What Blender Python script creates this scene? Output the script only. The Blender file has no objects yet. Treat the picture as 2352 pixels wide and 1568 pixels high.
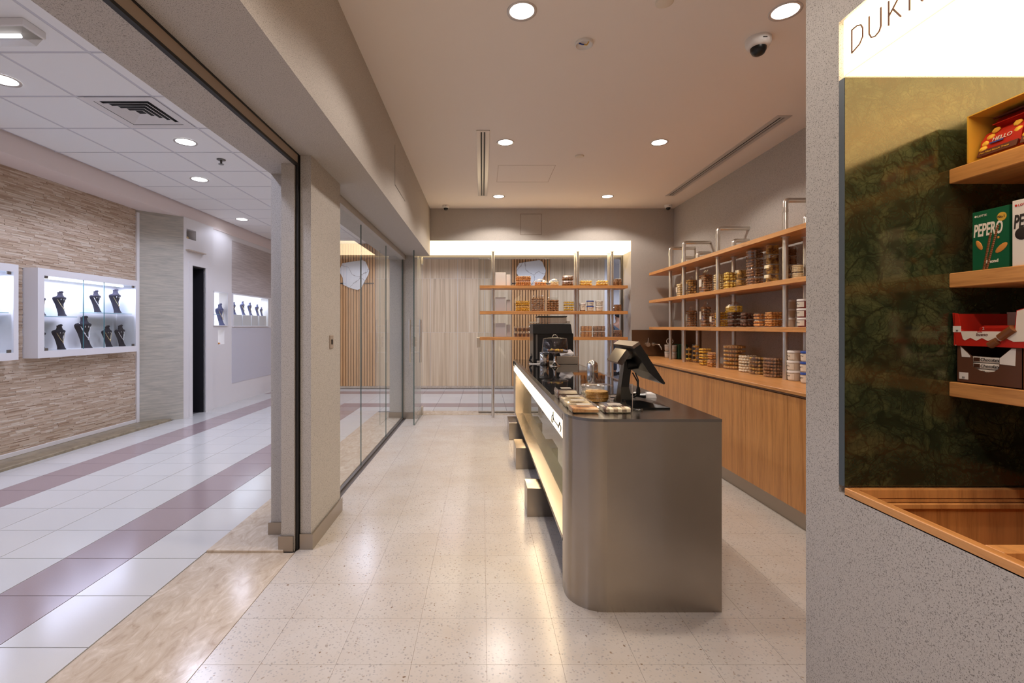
import bpy, bmesh, math, random
from mathutils import Vector, Matrix, Euler
R = random.Random(7)
F, U0, V0, H = 1095.0, 1108.0, 750.0, 1.36      # focal length in px, principal point, eye height
def X(u, Y): return (u-U0)*Y/F                  # metres from the photo's pixels at a known distance
def Z(v, Y): return H-(v-V0)*Y/F
SC = bpy.context.scene
COL = SC.collection
# ---------------------------------------------------------------- camera, world, lights, exposure
cam = bpy.data.objects.new('camera', bpy.data.cameras.new('camera')); COL.objects.link(cam)
cam.location = (0, 0, H); cam.rotation_euler = (math.pi/2, 0, 0)
cam.data.sensor_width = 36; cam.data.lens = 36*F/2352
cam.data.shift_x = (1176-U0)/2352; cam.data.shift_y = -(784-V0)/2352
cam.data.clip_start = .05; cam.data.clip_end = 60
SC.camera = cam
w = bpy.data.worlds.new('world'); SC.world = w; w.use_nodes = True
w.node_tree.nodes['Background'].inputs[0].default_value = (.75, .8, 1, 1)
w.node_tree.nodes['Background'].inputs[1].default_value = .25
SC.view_settings.view_transform = 'Standard'; SC.view_settings.look = 'None'
SC.view_settings.exposure = 0.24; SC.view_settings.gamma = 1
SC.view_settings.use_curve_mapping = False
cy = SC.cycles
cy.use_denoising = True; cy.use_adaptive_sampling = True; cy.adaptive_threshold = .015; cy.max_bounces = 9; cy.diffuse_bounces = 5; cy.glossy_bounces = 5
cy.transmission_bounces = 6; cy.transparent_max_bounces = 32; cy.caustics_reflective = False
cy.caustics_refractive = False; cy.sample_clamp_indirect = 4.0; cy.blur_glossy = 1.0
WARM, COOL = (1, .80, .60), (.72, .77, 1)
def spot(x, y, z, e, col, size=142, r=.07):
    l = bpy.data.lights.new('lamp', 'SPOT'); l.energy = e; l.color = col
    l.spot_size = math.radians(size); l.spot_blend = .25; l.shadow_soft_size = r
    o = bpy.data.objects.new('lamp', l); COL.objects.link(o); o.location = (x, y, z)
def area(loc, rot, sx, sy, e, col):
    l = bpy.data.lights.new('lamp', 'AREA'); l.shape = 'RECTANGLE'; l.size = sx; l.size_y = sy
    l.energy = e; l.color = col
    o = bpy.data.objects.new('lamp', l); COL.objects.link(o); o.location = loc; o.rotation_euler = rot
SHOP_LAMPS = [(x, y) for y in (-1.12, .77, 2.66, 4.555, 6.445) for x in (.22, 1.69)]  # nearest rows, out of view, carry the grid on as added ambient fill
for x, y in SHOP_LAMPS: spot(x, y, 3.10, 50, (1, .89, .80))
CORR_LAMPS = [(-3.53, 3.51), (-2.92, 4.69), (-3.49, 5.88), (-4.07, 8.07), (-2.9, 1.1), (-3.5, -.8), (-2.3, 6.9),
              (-2.3, 9.2), (-.6, 8.9), (1.1, 8.9), (2.6, 8.9), (-1.95, 2.3)]
CORR_LAMPS += [(4.3, 9.3), (4.3, 12.0)]  # unseen spots added to brighten the dark end beyond the back glass
for x, y in CORR_LAMPS: spot(x, y, 3.15, 13 if x < -4 else (110 if x > 4 else 60), COOL, 150, .09)
# ---------------------------------------------------------------- mesh helper
class MB:
    def __init__(s): s.v = []; s.f = []; s.m = []; s.sm = []
    def add(s, vs, fs, mi=0, sm=False):
        b = len(s.v); s.v += [tuple(p) for p in vs]
        for f in fs: s.f.append(tuple(b+i for i in f)); s.m.append(mi); s.sm.append(sm)
        return s
    def box(s, x0, y0, z0, x1, y1, z1, mi=0, bev=0):
        x0, x1 = min(x0, x1), max(x0, x1); y0, y1 = min(y0, y1), max(y0, y1); z0, z1 = min(z0, z1), max(z0, z1)
        if bev:
            return s.loft([(z0, x0+bev, y0+bev, x1-bev, y1-bev), (z0+bev, x0, y0, x1, y1), (z1-bev, x0, y0, x1, y1), (z1, x0+bev, y0+bev, x1-bev, y1-bev)], mi)
        return s.add([(x0,y0,z0),(x1,y0,z0),(x1,y1,z0),(x0,y1,z0),(x0,y0,z1),(x1,y0,z1),(x1,y1,z1),(x0,y1,z1)],
                     [(0,3,2,1),(4,5,6,7),(0,1,5,4),(1,2,6,5),(2,3,7,6),(3,0,4,7)], mi)
    def loft(s, secs, mi=0):
        vs = []
        for z, x0, y0, x1, y1 in secs: vs += [(x0,y0,z),(x1,y0,z),(x1,y1,z),(x0,y1,z)]
        n = len(secs); fs = [(3,2,1,0), tuple(4*(n-1)+i for i in range(4))]
        for k in range(n-1):
            for i in range(4): fs.append((4*k+i, 4*k+(i+1)%4, 4*k+4+(i+1)%4, 4*k+4+i))
        return s.add(vs, fs, mi)
    def rings(s, rr, mi=0, sm=True, cap0=True, cap1=True):
        n = len(rr[0]); vs = [p for r in rr for p in r]; fs = []
        for k in range(len(rr)-1):
            for i in range(n): fs.append((k*n+i, k*n+(i+1)%n, (k+1)*n+(i+1)%n, (k+1)*n+i))
        s.add(vs, fs, mi, sm)
        if cap0: s.add(rr[0], [tuple(reversed(range(n)))], mi)
        if cap1: s.add(rr[-1], [tuple(range(n))], mi)
        return s
    def rrect(s, secs, c=(0,0,0), nc=3, mi=0, cap0=True, cap1=True, sm=False):   # secs (z, w, d, r): rounded rectangles
        rr = []
        for z, w_, d, r in secs:
            r = min(r, w_/2*.999, d/2*.999); p = []
            for q, (sx, sy) in enumerate(((1,1),(-1,1),(-1,-1),(1,-1))):
                for k in range(nc+1):
                    a = math.pi/2*(q+k/nc)
                    p.append((c[0]+sx*(w_/2-r)+r*math.cos(a), c[1]+sy*(d/2-r)+r*math.sin(a), c[2]+z))
            rr.append(p)
        return s.rings(rr, mi, sm, cap0, cap1)
    def lathe(s, prof, c=(0,0,0), n=24, mi=0, sm=True, cap0=True, cap1=True):
        rr = [[(c[0]+r*math.cos(2*math.pi*k/n), c[1]+r*math.sin(2*math.pi*k/n), c[2]+z) for k in range(n)] for r, z in prof]
        return s.rings(rr, mi, sm, cap0, cap1)
    def tube(s, pts, r, n=8, mi=0, r1=None):
        pts = [Vector(p) for p in pts]; rr = []; m = len(pts); ref = None
        for i, p in enumerate(pts):
            t = (pts[min(i+1, m-1)]-pts[max(i-1, 0)]).normalized()
            if ref is None: ref = Vector((0,0,1)) if abs(t.z) < .9 else Vector((1,0,0))
            a = t.cross(ref).normalized(); b = a.cross(t).normalized(); ref = b
            q = r if r1 is None else r+(r1-r)*i/(m-1)
            rr.append([p+a*q*math.cos(2*math.pi*k/n)+b*q*math.sin(2*math.pi*k/n) for k in range(n)])
        return s.rings(rr, mi)
    def ell(s, c, rx, ry, rz, n=8, m=5, mi=0, rot=None):
        rr = []
        for j in range(m+1):
            th = math.pi*(j/m); zz = -math.cos(th); q = max(math.sin(th), .02); rg = []
            for k in range(n):
                p = Vector((rx*q*math.cos(2*math.pi*k/n), ry*q*math.sin(2*math.pi*k/n), rz*zz))
                if rot: p = rot @ p
                rg.append(p+Vector(c))
            rr.append(rg)
        return s.rings(rr, mi, True, False, False)
    def prism(s, poly, lo, hi, axis='z', mi=0, sm=False):
        def q(a, b, c): return {'z': (a,b,c), 'x': (c,a,b), 'y': (a,c,b)}[axis]
        n = len(poly); a = [q(p[0], p[1], lo) for p in poly]; b = [q(p[0], p[1], hi) for p in poly]
        s.add(a+b, [(i, (i+1)%n, n+(i+1)%n, n+i) for i in range(n)], mi, sm)
        return s.add(a, [tuple(reversed(range(n)))], mi).add(b, [tuple(range(n))], mi)
    def build(s, name, mats, parent=None, world=True, kind=None, label=None):
        me = bpy.data.meshes.new(name)
        off = Vector((0,0,0)); q = parent
        while world and q is not None:
            if 'loc0' in q: off = Vector(q['loc0']); break
            q = q.parent
        me.from_pydata([Vector(p)-off for p in s.v], [], s.f)
        for m_ in (mats if isinstance(mats, (list, tuple)) else [mats]): me.materials.append(m_)
        me.polygons.foreach_set('material_index', s.m); me.polygons.foreach_set('use_smooth', s.sm)
        bm = bmesh.new(); bm.from_mesh(me); bmesh.ops.recalc_face_normals(bm, faces=bm.faces); bm.to_mesh(me); bm.free()
        o = bpy.data.objects.new(name, me); COL.objects.link(o)
        if parent: o.parent = parent
        if kind: o['kind'] = kind
        if label: o['label'] = label
        return o
def tag(o, label, cat, group=None):
    o['label'] = label; o['category'] = cat
    if group: o['group'] = group
    return o
def thing(name, label, cat, loc=(0,0,0), group=None, rz=0):
    o = bpy.data.objects.new(name, None); COL.objects.link(o); o.location = loc; o.rotation_euler = (0,0,rz)
    o.empty_display_size = .05; o['loc0'] = tuple(loc)
    return tag(o, label, cat, group)
def kids(o): return [c for c in bpy.data.objects if c.parent == o]
def copy_tree(o, parent=None):
    c = o.copy(); COL.objects.link(c)
    if parent: c.parent = parent
    for k in CH.get(o.name, []): copy_tree(k, c)
    return c
CH = {}
def note(root):                                    # remember the children of a prototype for copying
    for c in kids(root):
        CH.setdefault(root.name, []).append(c); note(c)
    return root
def dup(o, loc, label, group=None, rz=None, scale=None):
    c = copy_tree(o); c.location = loc; c['label'] = label; c['loc0'] = tuple(loc)
    if group: c['group'] = group
    if rz is not None: c.rotation_euler = (0,0,rz)
    if scale: c.scale = scale
    return c
def struct(o): o['kind'] = 'structure'; return o
# ---------------------------------------------------------------- materials
def nm(name):
    m = bpy.data.materials.new(name); m.use_nodes = True; nt = m.node_tree
    return m, nt, nt.nodes['Principled BSDF']
def lin(r, g, b): return tuple(((c/255+.055)/1.055)**2.4 if c/255 > .04045 else c/255/12.92 for c in (r,g,b))+(1,)
def plain(name, c, rough=.5, metal=0, spec=.5, coat=0, emit=None, es=1):
    m, nt, b = nm(name); b.inputs['Base Color'].default_value = lin(*c); b.inputs['Roughness'].default_value = rough
    b.inputs['Metallic'].default_value = metal; b.inputs['Specular IOR Level'].default_value = spec
    b.inputs['Coat Weight'].default_value = coat
    if emit: b.inputs['Emission Color'].default_value = emit+(1,) if len(emit) == 3 else emit; b.inputs['Emission Strength'].default_value = es
    return m
def N(nt, t, **k):
    n = nt.nodes.new(t)
    for a, v in k.items():
        if a.startswith('_'): n.inputs[a[1:]].default_value = v
        else: setattr(n, a, v)
    return n
def pos(nt, scale=(1,1,1), rot=(0,0,0), rand=0):
    g = N(nt, 'ShaderNodeNewGeometry'); mp = N(nt, 'ShaderNodeMapping'); mp.inputs['Scale'].default_value = scale; mp.inputs['Rotation'].default_value = rot
    nt.links.new(g.outputs['Position'], mp.inputs['Vector'])
    if rand:
        oi = N(nt, 'ShaderNodeObjectInfo'); mu = N(nt, 'ShaderNodeMath', operation='MULTIPLY'); mu.inputs[1].default_value = rand
        ad = N(nt, 'ShaderNodeVectorMath', operation='ADD'); nt.links.new(oi.outputs['Random'], mu.inputs[0])
        nt.links.new(mp.outputs[0], ad.inputs[0]); nt.links.new(mu.outputs[0], ad.inputs[1]); return ad.outputs[0]
    return mp.outputs[0]
def noise(nt, vec, scale, detail=2, rough=.5, dist=0):
    n = N(nt, 'ShaderNodeTexNoise'); n.inputs['Scale'].default_value = scale; n.inputs['Detail'].default_value = detail
    n.inputs['Roughness'].default_value = rough; n.inputs['Distortion'].default_value = dist
    nt.links.new(vec, n.inputs['Vector']); return n.outputs[0]
def ramp(nt, fac, stops):
    r = N(nt, 'ShaderNodeValToRGB'); e = r.color_ramp.elements
    while len(e) < len(stops): e.new(.5)
    for i, (p, c) in enumerate(stops): e[i].position = p; e[i].color = c if len(c) == 4 else tuple(c)+(1,)
    nt.links.new(fac, r.inputs[0]); return r.outputs[0]
def mixc(nt, fac, a, b, mode='MIX'):
    m = N(nt, 'ShaderNodeMix', data_type='RGBA', blend_type=mode)
    for i, v in ((0, fac), (6, a), (7, b)):
        if isinstance(v, (int, float)): m.inputs[i].default_value = v
        elif isinstance(v, tuple): m.inputs[i].default_value = v
        else: nt.links.new(v, m.inputs[i])
    return m.outputs[2]
def bump(nt, b, h, s, d=.01):
    bu = N(nt, 'ShaderNodeBump'); bu.inputs['Strength'].default_value = s; bu.inputs['Distance'].default_value = d
    nt.links.new(h, bu.inputs['Height']); nt.links.new(bu.outputs[0], b.inputs['Normal'])
W3, K3 = (1,1,1,1), (0,0,0,1)
def speckle(name, base, dark, rough=.75, sc=310, th=.565):
    m, nt, b = nm(name); p = pos(nt)
    n = noise(nt, p, sc, 2, .55); n2 = noise(nt, p, sc*1.7, 1)
    c = mixc(nt, ramp(nt, n, [(th, K3), (th+.06, W3)]), lin(*base), lin(*dark))
    c = mixc(nt, ramp(nt, n2, [(.60, K3), (.68, (.6,.6,.6,1))]), c, lin(*[min(255, v+28) for v in base]))
    nt.links.new(c, b.inputs['Base Color']); b.inputs['Roughness'].default_value = rough
    bump(nt, b, n, .25, .003); return m
M = {}
M['plaster'] = speckle('speckled_plaster', (184, 178, 171), (122, 116, 110))
M['ceiling'] = plain('ceiling_paint', (236, 228, 220), .8)
def tile_mat(name, c, c2, rough):
    m, nt, b = nm(name); p = pos(nt)
    n = noise(nt, p, 260, 2); oi = N(nt, 'ShaderNodeObjectInfo')
    a = mixc(nt, n, lin(*c), lin(*c2)); v = ramp(nt, oi.outputs['Random'], [(0, (.95,.95,.95,1)), (1, W3)])
    nt.links.new(mixc(nt, 1.0, a, v, 'MULTIPLY'), b.inputs['Base Color']); b.inputs['Roughness'].default_value = rough; return m
M['tile_white'] = tile_mat('white_porcelain', (202, 201, 199), (208, 206, 203), .17)
M['tile_pink'] = tile_mat('mauve_porcelain', (152, 136, 138), (164, 146, 147), .17)
M['grout'] = plain('grout', (104, 98, 98), .9)
def terrazzo():
    m, nt, b = nm('terrazzo'); p = pos(nt)
    nd = N(nt, 'ShaderNodeTexNoise'); nd.inputs['Scale'].default_value = 40; nt.links.new(p, nd.inputs['Vector'])
    sub = N(nt, 'ShaderNodeVectorMath', operation='MULTIPLY_ADD'); nt.links.new(nd.outputs[1], sub.inputs[0]); sub.inputs[1].default_value = (.02,.02,.02); nt.links.new(p, sub.inputs[2])
    vo = N(nt, 'ShaderNodeTexVoronoi'); vo.inputs['Scale'].default_value = 75; nt.links.new(sub.outputs[0], vo.inputs['Vector'])
    chip = ramp(nt, vo.outputs['Distance'], [(.30, W3), (.38, K3)])
    sep = N(nt, 'ShaderNodeSeparateColor'); nt.links.new(vo.outputs['Color'], sep.inputs[0])
    cc = ramp(nt, sep.outputs[0], [(0, lin(203,194,186)), (.3, lin(194,187,178)), (.62, lin(186,180,175)), (.9, lin(170,164,160)), (.99, lin(172,156,140)), (.998, lin(130,106,86))])
    big = noise(nt, p, 2.2, 4, .6)
    base = mixc(nt, ramp(nt, big, [(.4, K3), (.75, W3)]), lin(204, 197, 190), lin(196, 184, 171))
    oi = N(nt, 'ShaderNodeObjectInfo'); v = ramp(nt, oi.outputs['Random'], [(0, (.975,.97,.965,1)), (1, W3)])
    c = mixc(nt, 1.0, mixc(nt, chip, base, cc), v, 'MULTIPLY')
    nt.links.new(c, b.inputs['Base Color']); b.inputs['Roughness'].default_value = .22
    return m
M['terrazzo'] = terrazzo()
def streaks(name, cols, scale, rot=(0,0,0), sc=1.0, rough=.4, rand=0, det=8, dist=.3):
    m, nt, b = nm(name); p = pos(nt, scale, rot, rand); n = noise(nt, p, sc, det, .62, dist)
    nt.links.new(ramp(nt, n, cols), b.inputs['Base Color']); b.inputs['Roughness'].default_value = rough
    bump(nt, b, n, .08, .004); return m
M['travertine'] = streaks('vein_cut_travertine', [(.25, lin(160,140,114)), (.40, lin(198,174,142)), (.50, lin(214,190,156)), (.62, lin(222,202,170)), (.8, lin(240,226,200))], (15, 15, .25), rand=6, sc=1.5)
M['travertine_floor'] = streaks('polished_travertine', [(.28, lin(172,152,130)), (.42, lin(192,174,152)), (.56, lin(202,186,166)), (.72, lin(222,208,190))], (7, 3.2, 7), (0, 0, .5), sc=2.4, rough=.16, dist=1.2)
M['curb'] = streaks('aged_travertine_curb', [(.3, lin(120,108,88)), (.6, lin(156,142,116))], (4, 4, 4), sc=3, rough=.3)
M['wallpaper'] = streaks('grey_wallpaper', [(.3, lin(160,156,146)), (.7, lin(196,188,172))], (2, 2, 22), sc=2, rough=.8)
M['stripewall'] = streaks('ribbed_pale_cladding', [(.3, lin(170,158,152)), (.7, lin(206,196,190))], (1.5, 1.5, 40), sc=2, rough=.8)
def oak(name, scale, a=(208,148,88), c=(148,92,48), rough=.38):
    m, nt, b = nm(name); p = pos(nt, scale, (0,0,0), 3.0)
    n = noise(nt, p, 1.1, 5, .6, .9); n2 = noise(nt, p, 7, 3, .7)
    f = mixc(nt, .3, n, n2)
    nt.links.new(ramp(nt, f, [(.36, lin(*[int((p+q)/2) for p, q in zip(c, a)])), (.5, lin(*a)), (.65, lin(*[min(255, int(v*1.06)) for v in a]))]), b.inputs['Base Color'])
    b.inputs['Roughness'].default_value = rough; bump(nt, b, n2, .06, .002); return m
M['oak_z'] = oak('oak_veneer_upright', (19, 19, 1.1)); M['oak_y'] = oak('oak_lengthwise', (24, 1.6, 24)); M['oak_x'] = oak('oak_crosswise', (1.6, 24, 24))
M['slat'] = oak('slat_wood', (30, 30, 1.5), (214,164,112), (190,138,90))
M['slat_back'] = plain('dark_felt', (122, 92, 66), .9)
def steel(name, c, r0, r1, scale, an=0):
    m, nt, b = nm(name); p = pos(nt, scale); n = noise(nt, p, 1, 4, .6); q = noise(nt, pos(nt), 3.0, 4, .6)
    b.inputs['Metallic'].default_value = 1
    mr = N(nt, 'ShaderNodeMapRange'); mr.inputs['To Min'].default_value = r0; mr.inputs['To Max'].default_value = r1
    nt.links.new(q, mr.inputs[0]); nt.links.new(mr.outputs[0], b.inputs['Roughness'])
    nt.links.new(mixc(nt, q, lin(*c), lin(*[int(v*.88) for v in c])), b.inputs['Base Color'])
    b.inputs['Anisotropic'].default_value = an; b.inputs['Anisotropic Rotation'].default_value = .25
    bump(nt, b, n, .03, .001); return m
M['steel'] = steel('brushed_steel', (178, 168, 156), .20, .30, (3, 3, 400), .8)
M['steel_top'] = steel('brushed_steel_top', (150, 146, 142), .16, .26, (400, 3, 3))
M['steel_pipe'] = plain('satin_steel_pipe', (222, 216, 208), .30, 1)
M['plinth'] = plain('satin_steel_skirting', (178, 168, 156), .34, 1)
M['chrome'] = plain('chrome', (220, 220, 220), .06, 1)
M['bronze'] = plain('bronze_track', (158, 142, 128), .5, 0)
M['black_gap'] = plain('flat_black', (28, 26, 25), .6)  # flat black for joints and strips; also paints the shade in vent gaps
M['alu'] = plain('grey_aluminium', (120, 116, 112), .35, .8)
M['black'] = plain('black_plastic', (14, 14, 15), .28)
M['black_matte'] = plain('black_powder_coat', (16, 15, 15), .45)
M['white'] = plain('white_paint', (226, 222, 220), .5)
M['white_case'] = plain('white_lacquer', (224, 222, 224), .35)
M['white_plastic'] = plain('white_plastic', (232, 228, 224), .4)
M['velvet'] = plain('black_velvet', (20, 18, 34), .9)
M['gold'] = plain('pale_gold', (232, 208, 160), .2, 1)
M['pearl'] = plain('silver_beads', (226, 220, 222), .25, .4)
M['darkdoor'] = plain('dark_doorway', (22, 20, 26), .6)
M['card_grey'] = plain('grey_mauve_card', (186, 178, 178), .6)
M['card_white'] = plain('white_card', (226, 218, 210), .6)
M['label'] = plain('paper_label', (226, 216, 200), .6)
M['ink'] = plain('ink', (40, 34, 30), .7)
M['cer_tile'] = None
def clear(name, tint, ior=1.45, rough=0.0, extra=0.0, refl=(1,1,1)):
    m = bpy.data.materials.new(name); m.use_nodes = True; nt = m.node_tree; nt.nodes.clear()
    o = N(nt, 'ShaderNodeOutputMaterial'); mx = N(nt, 'ShaderNodeMixShader'); t = N(nt, 'ShaderNodeBsdfTransparent'); g = N(nt, 'ShaderNodeBsdfGlossy')
    t.inputs[0].default_value = tint+(1,); g.inputs['Roughness'].default_value = rough; g.inputs[0].default_value = refl+(1,)
    fr = N(nt, 'ShaderNodeFresnel'); fr.inputs['IOR'].default_value = ior
    ge = N(nt, 'ShaderNodeNewGeometry'); iv = N(nt, 'ShaderNodeMath', operation='SUBTRACT'); iv.inputs[0].default_value = 1; nt.links.new(ge.outputs['Backfacing'], iv.inputs[1])
    ad = N(nt, 'ShaderNodeMath', operation='ADD', use_clamp=True); ad.inputs[1].default_value = extra
    mu = N(nt, 'ShaderNodeMath', operation='MULTIPLY'); nt.links.new(iv.outputs[0], mu.inputs[1])   # one reflection per sheet: its outer face
    nt.links.new(fr.outputs[0], ad.inputs[0]); nt.links.new(ad.outputs[0], mu.inputs[0]); nt.links.new(mu.outputs[0], mx.inputs[0])
    nt.links.new(t.outputs[0], mx.inputs[1]); nt.links.new(g.outputs[0], mx.inputs[2]); nt.links.new(mx.outputs[0], o.inputs[0]); return m
M['glass'] = clear('clear_glass', (.96, .975, .97), 1.38)
M['glass_edge'] = plain('green_glass_edge', (70, 92, 90), .15)
M['tint'] = clear('display_glass', (.80, .84, .80), 1.5)
M['topglass'] = plain('black_top_glass', (20, 20, 22), .04, 0, .6)
M['plastic'] = clear('clear_plastic', (.95, .95, .94), 1.45, .12, .10)
M['frost'] = clear('milky_plastic', (.86, .84, .80), 1.45, .25, .12)
def emit(name, c, s):
    m, nt, b = nm(name); b.inputs['Base Color'].default_value = (.8,.8,.8,1); b.inputs['Emission Color'].default_value = c+(1,); b.inputs['Emission Strength'].default_value = s; return m
M['lightbox'] = emit('glowing_acrylic', (1, .78, .46), 3.2)
M['lightstrip'] = emit('glowing_strip', (1, .80, .54), 2.2)
M['lamp'] = emit('lamp_disc', (1, .95, .90), 14)
M['lamp_cool'] = emit('cool_lamp_disc', (.92, .95, 1), 12)
M['tubelight'] = emit('cool_led_tube', (.82, .86, 1), 3.5)
M['lamp_ring'] = plain('lamp_ring', (210, 204, 200), .3, .3)
def marble_green():
    m, nt, b = nm('polished_green_marble'); p = pos(nt)
    nd = N(nt, 'ShaderNodeTexNoise'); nd.inputs['Scale'].default_value = 5; nd.inputs['Detail'].default_value = 6; nt.links.new(p, nd.inputs['Vector'])
    sub = N(nt, 'ShaderNodeVectorMath', operation='MULTIPLY_ADD'); nt.links.new(nd.outputs[1], sub.inputs[0]); sub.inputs[1].default_value = (.22,.22,.22); nt.links.new(p, sub.inputs[2])
    base = ramp(nt, noise(nt, sub.outputs[0], 9, 8, .7), [(.30, lin(22,28,20)), (.48, lin(44,52,36)), (.60, lin(66,72,48)), (.75, lin(92,94,66))])
    c = base
    for sc, wd, col in ((6, .03, (18,22,14)), (17, .05, (26,30,18)), (55, .10, (34,40,26))):
        v = N(nt, 'ShaderNodeTexVoronoi', feature='DISTANCE_TO_EDGE'); v.inputs['Scale'].default_value = sc; nt.links.new(sub.outputs[0], v.inputs['Vector'])
        c = mixc(nt, ramp(nt, v.outputs[0], [(0, (.7,.7,.7,1)), (wd, K3)]), c, lin(*col))
    r = ramp(nt, noise(nt, sub.outputs[0], 3, 3), [(.62, K3), (.75, (.5,.5,.5,1))]); c = mixc(nt, r, c, lin(84, 52, 26))
    nt.links.new(c, b.inputs['Base Color']); b.inputs['Roughness'].default_value = .13; b.inputs['Specular IOR Level'].default_value = .9; b.inputs['Specular Tint'].default_value = (1, .8, .45, 1); return m
M['marble_green'] = marble_green()
M['marble_edge'] = plain('marble_edge', (72, 82, 88), .5)
def marble_white():
    m, nt, b = nm('white_marble'); p = pos(nt)
    nd = N(nt, 'ShaderNodeTexNoise'); nd.inputs['Scale'].default_value = 2.2; nd.inputs['Detail'].default_value = 5; nt.links.new(p, nd.inputs['Vector'])
    sub = N(nt, 'ShaderNodeVectorMath', operation='MULTIPLY_ADD'); nt.links.new(nd.outputs[1], sub.inputs[0]); sub.inputs[1].default_value = (.7,.7,.7); nt.links.new(p, sub.inputs[2])
    v = N(nt, 'ShaderNodeTexVoronoi', feature='DISTANCE_TO_EDGE'); v.inputs['Scale'].default_value = 2.4; nt.links.new(sub.outputs[0], v.inputs['Vector'])
    c = mixc(nt, ramp(nt, v.outputs[0], [(0, (.8,.8,.8,1)), (.03, K3)]), lin(236, 236, 234), lin(130, 118, 108))
    nt.links.new(c, b.inputs['Base Color']); b.inputs['Roughness'].default_value = .2; return m
M['marble_white'] = marble_white()
def brown_steel():
    m, nt, b = nm('bronze_steel_panel'); b.inputs['Base Color'].default_value = lin(128, 102, 80); b.inputs['Metallic'].default_value = .8; b.inputs['Roughness'].default_value = .32; return m
M['splash'] = brown_steel()
# food colours
def food(name, a, b_, sc=60):
    m, nt, b = nm(name); n = noise(nt, pos(nt), sc, 3); nt.links.new(mixc(nt, ramp(nt, n, [(.35, K3), (.65, W3)]), lin(*[min(255, int(v*1.12)) for v in a]), lin(*[min(255, int(v*1.12)) for v in b_])), b.inputs['Base Color']); b.inputs['Roughness'].default_value = .7; return m
FD = {'yellow': food('yellow_biscuit', (206,168,70), (232,200,110)), 'gold': food('golden_biscuit', (196,140,44), (226,186,70)),
      'brown': food('brown_biscuit', (108,72,46), (164,118,76)), 'dark': food('cocoa_biscuit', (70,42,30), (112,72,50)),
      'orange': food('orange_biscuit', (170,108,52), (206,152,88)), 'pale': food('pale_biscuit', (206,184,136), (226,206,164)),
      'cream': food('cream_sweets', (210,196,168), (226,214,192)), 'mustard': food('mustard_biscuit', (190,150,30), (222,186,60)),
      'sesame': food('sesame_biscuit', (170,122,52), (206,160,88), 120), 'mix': food('mottled_biscuit', (96,64,52), (206,162,84), 25)}
for k, c in (('red', (186,34,20)), ('blue', (28,66,150)), ('green', (10,84,52)), ('brownbox', (92,56,38)), ('yellowcard', (206,158,60)),
             ('tubbody', (206,192,174)), ('redbody', (120,34,28)), ('oreo', (224,214,206)), ('darkchoc', (70,40,24)), ('choc', (120,70,36)), ('almond', (200,132,60)),
             ('lidwhite', (228,222,216)), ('gold2', (206,160,60)), ('ceramic', (206,198,190)), ('greencan', (44,84,62)), ('packbrown', (84,30,20))):
    M[k] = plain(k+'_surface', c, .45)
# ================================================================= SETTING
CZ, KZ = 3.12, 3.18          # shop ceiling, corridor ceiling
# ---- floors
fl = struct(MB().box(-1.13, -2.6, -.12, 4.6, 7.36, -.0025).build('floor', plain('terrazzo_grout', (188, 174, 162), .8)))
T = .304; tm = MB().box(0, 0, -.02, T-.0012, T-.0012, 0).build('terrazzo_tile', M['terrazzo'], fl)
tm.location = (.018-4*T+.0, 1.616, 0)
x0s = [.018+T*k for k in range(-3, 7)]
first = True
for j in range(19):
    y = 1.616+T*j
    for x in x0s:
        if x > 2.1: continue
        if first: tm.location = (x, y, 0); first = False; continue
        if .5 < x+T/2 < 1.1 and y > 2.4 and y < 5.8: continue
        o = tm.copy(); COL.objects.link(o); o.location = (x, y, 0)
edge = None
for j in range(19):
    if edge is None:
        edge = MB().box(-1.1285, 0, -.02, .018-3*T-.0016, T-.0016, 0).build('terrazzo_tile', M['terrazzo'], fl); edge.location = (0, 1.616, 0)
    else:
        o = edge.copy(); COL.objects.link(o); o.location = (0, 1.616+T*j, 0)
MB().box(-1.1285, -2.6, -.02, 2.9, 1.614, 0).box(.018+7*T, 1.616, -.02, 2.9, 7.36, 0).box(.5, 2.4, -.021, 1.15, 5.9, -.001).build('terrazzo_slab', M['terrazzo'], fl)
# corridor floor
fc = struct(MB().box(-4.9, -2.6, -.12, -1.13, 10.6, -.006).box(-1.13, 7.36, -.12, 6, 10.6, -.006).box(2.75, 10.6, -.12, 6, 15, -.006).build('floor', M['grout']))
T2 = .392
ct = {}
for k, m_ in (('w', 'tile_white'), ('p', 'tile_pink')):
    ct[k] = (MB().box(0, 0, -.02, T2-.004, T2-.004, 0), M[m_])
cache = {}
def ctile(k, x, y, dx=T2, dy=.3885):
    key = (k, round(dx, 3), round(dy, 3))
    if key not in cache: cache[key] = o = MB().box(0, 0, -.02, dx-.0045, dy-.0045, 0).build('floor_tile', ct[k][1], fc)
    else: o = cache[key].copy(); COL.objects.link(o)
    o.location = (x, y, 0)
YJ = 2.024
cols = [(-1.668-T2*(k+1), k) for k in range(7)]
for j in range(-2, 15):
    y = YJ+.3885*j; dy = min(.3885, 7.68-y)
    for x, k in cols: ctile('p' if k in (1, 5) else 'w', x, y, T2, dy)
    ctile('w', -4.498, y, .086, dy)
for j in range(7):
    y = 7.68+T2*j
    for x, k in cols: ctile('p' if (k == 1 and j < 2) or (k == 5 and j < 6) or j == 5 or (j == 1 and k < 2) else 'w', x, y, T2, T2)
    ctile('w', -4.80, y, .388, T2)
    for k in range(-4, 12):
        x = -.002+.398*k; x1 = x+.398
        if k == -4: x = -1.668
        if x1 > -1.66: ctile('p' if j in (1, 5) else 'w', x, y, x1-x, T2)
MB().box(-4.9, -2.6, -.02, -1.668, 1.24, 0).build('floor_apron', M['tile_white'], fc)
MB().box(-1.665, -2.6, -.02, -1.132, 2.868, 0).build('travertine_strip', M['travertine_floor'], fc)
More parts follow.
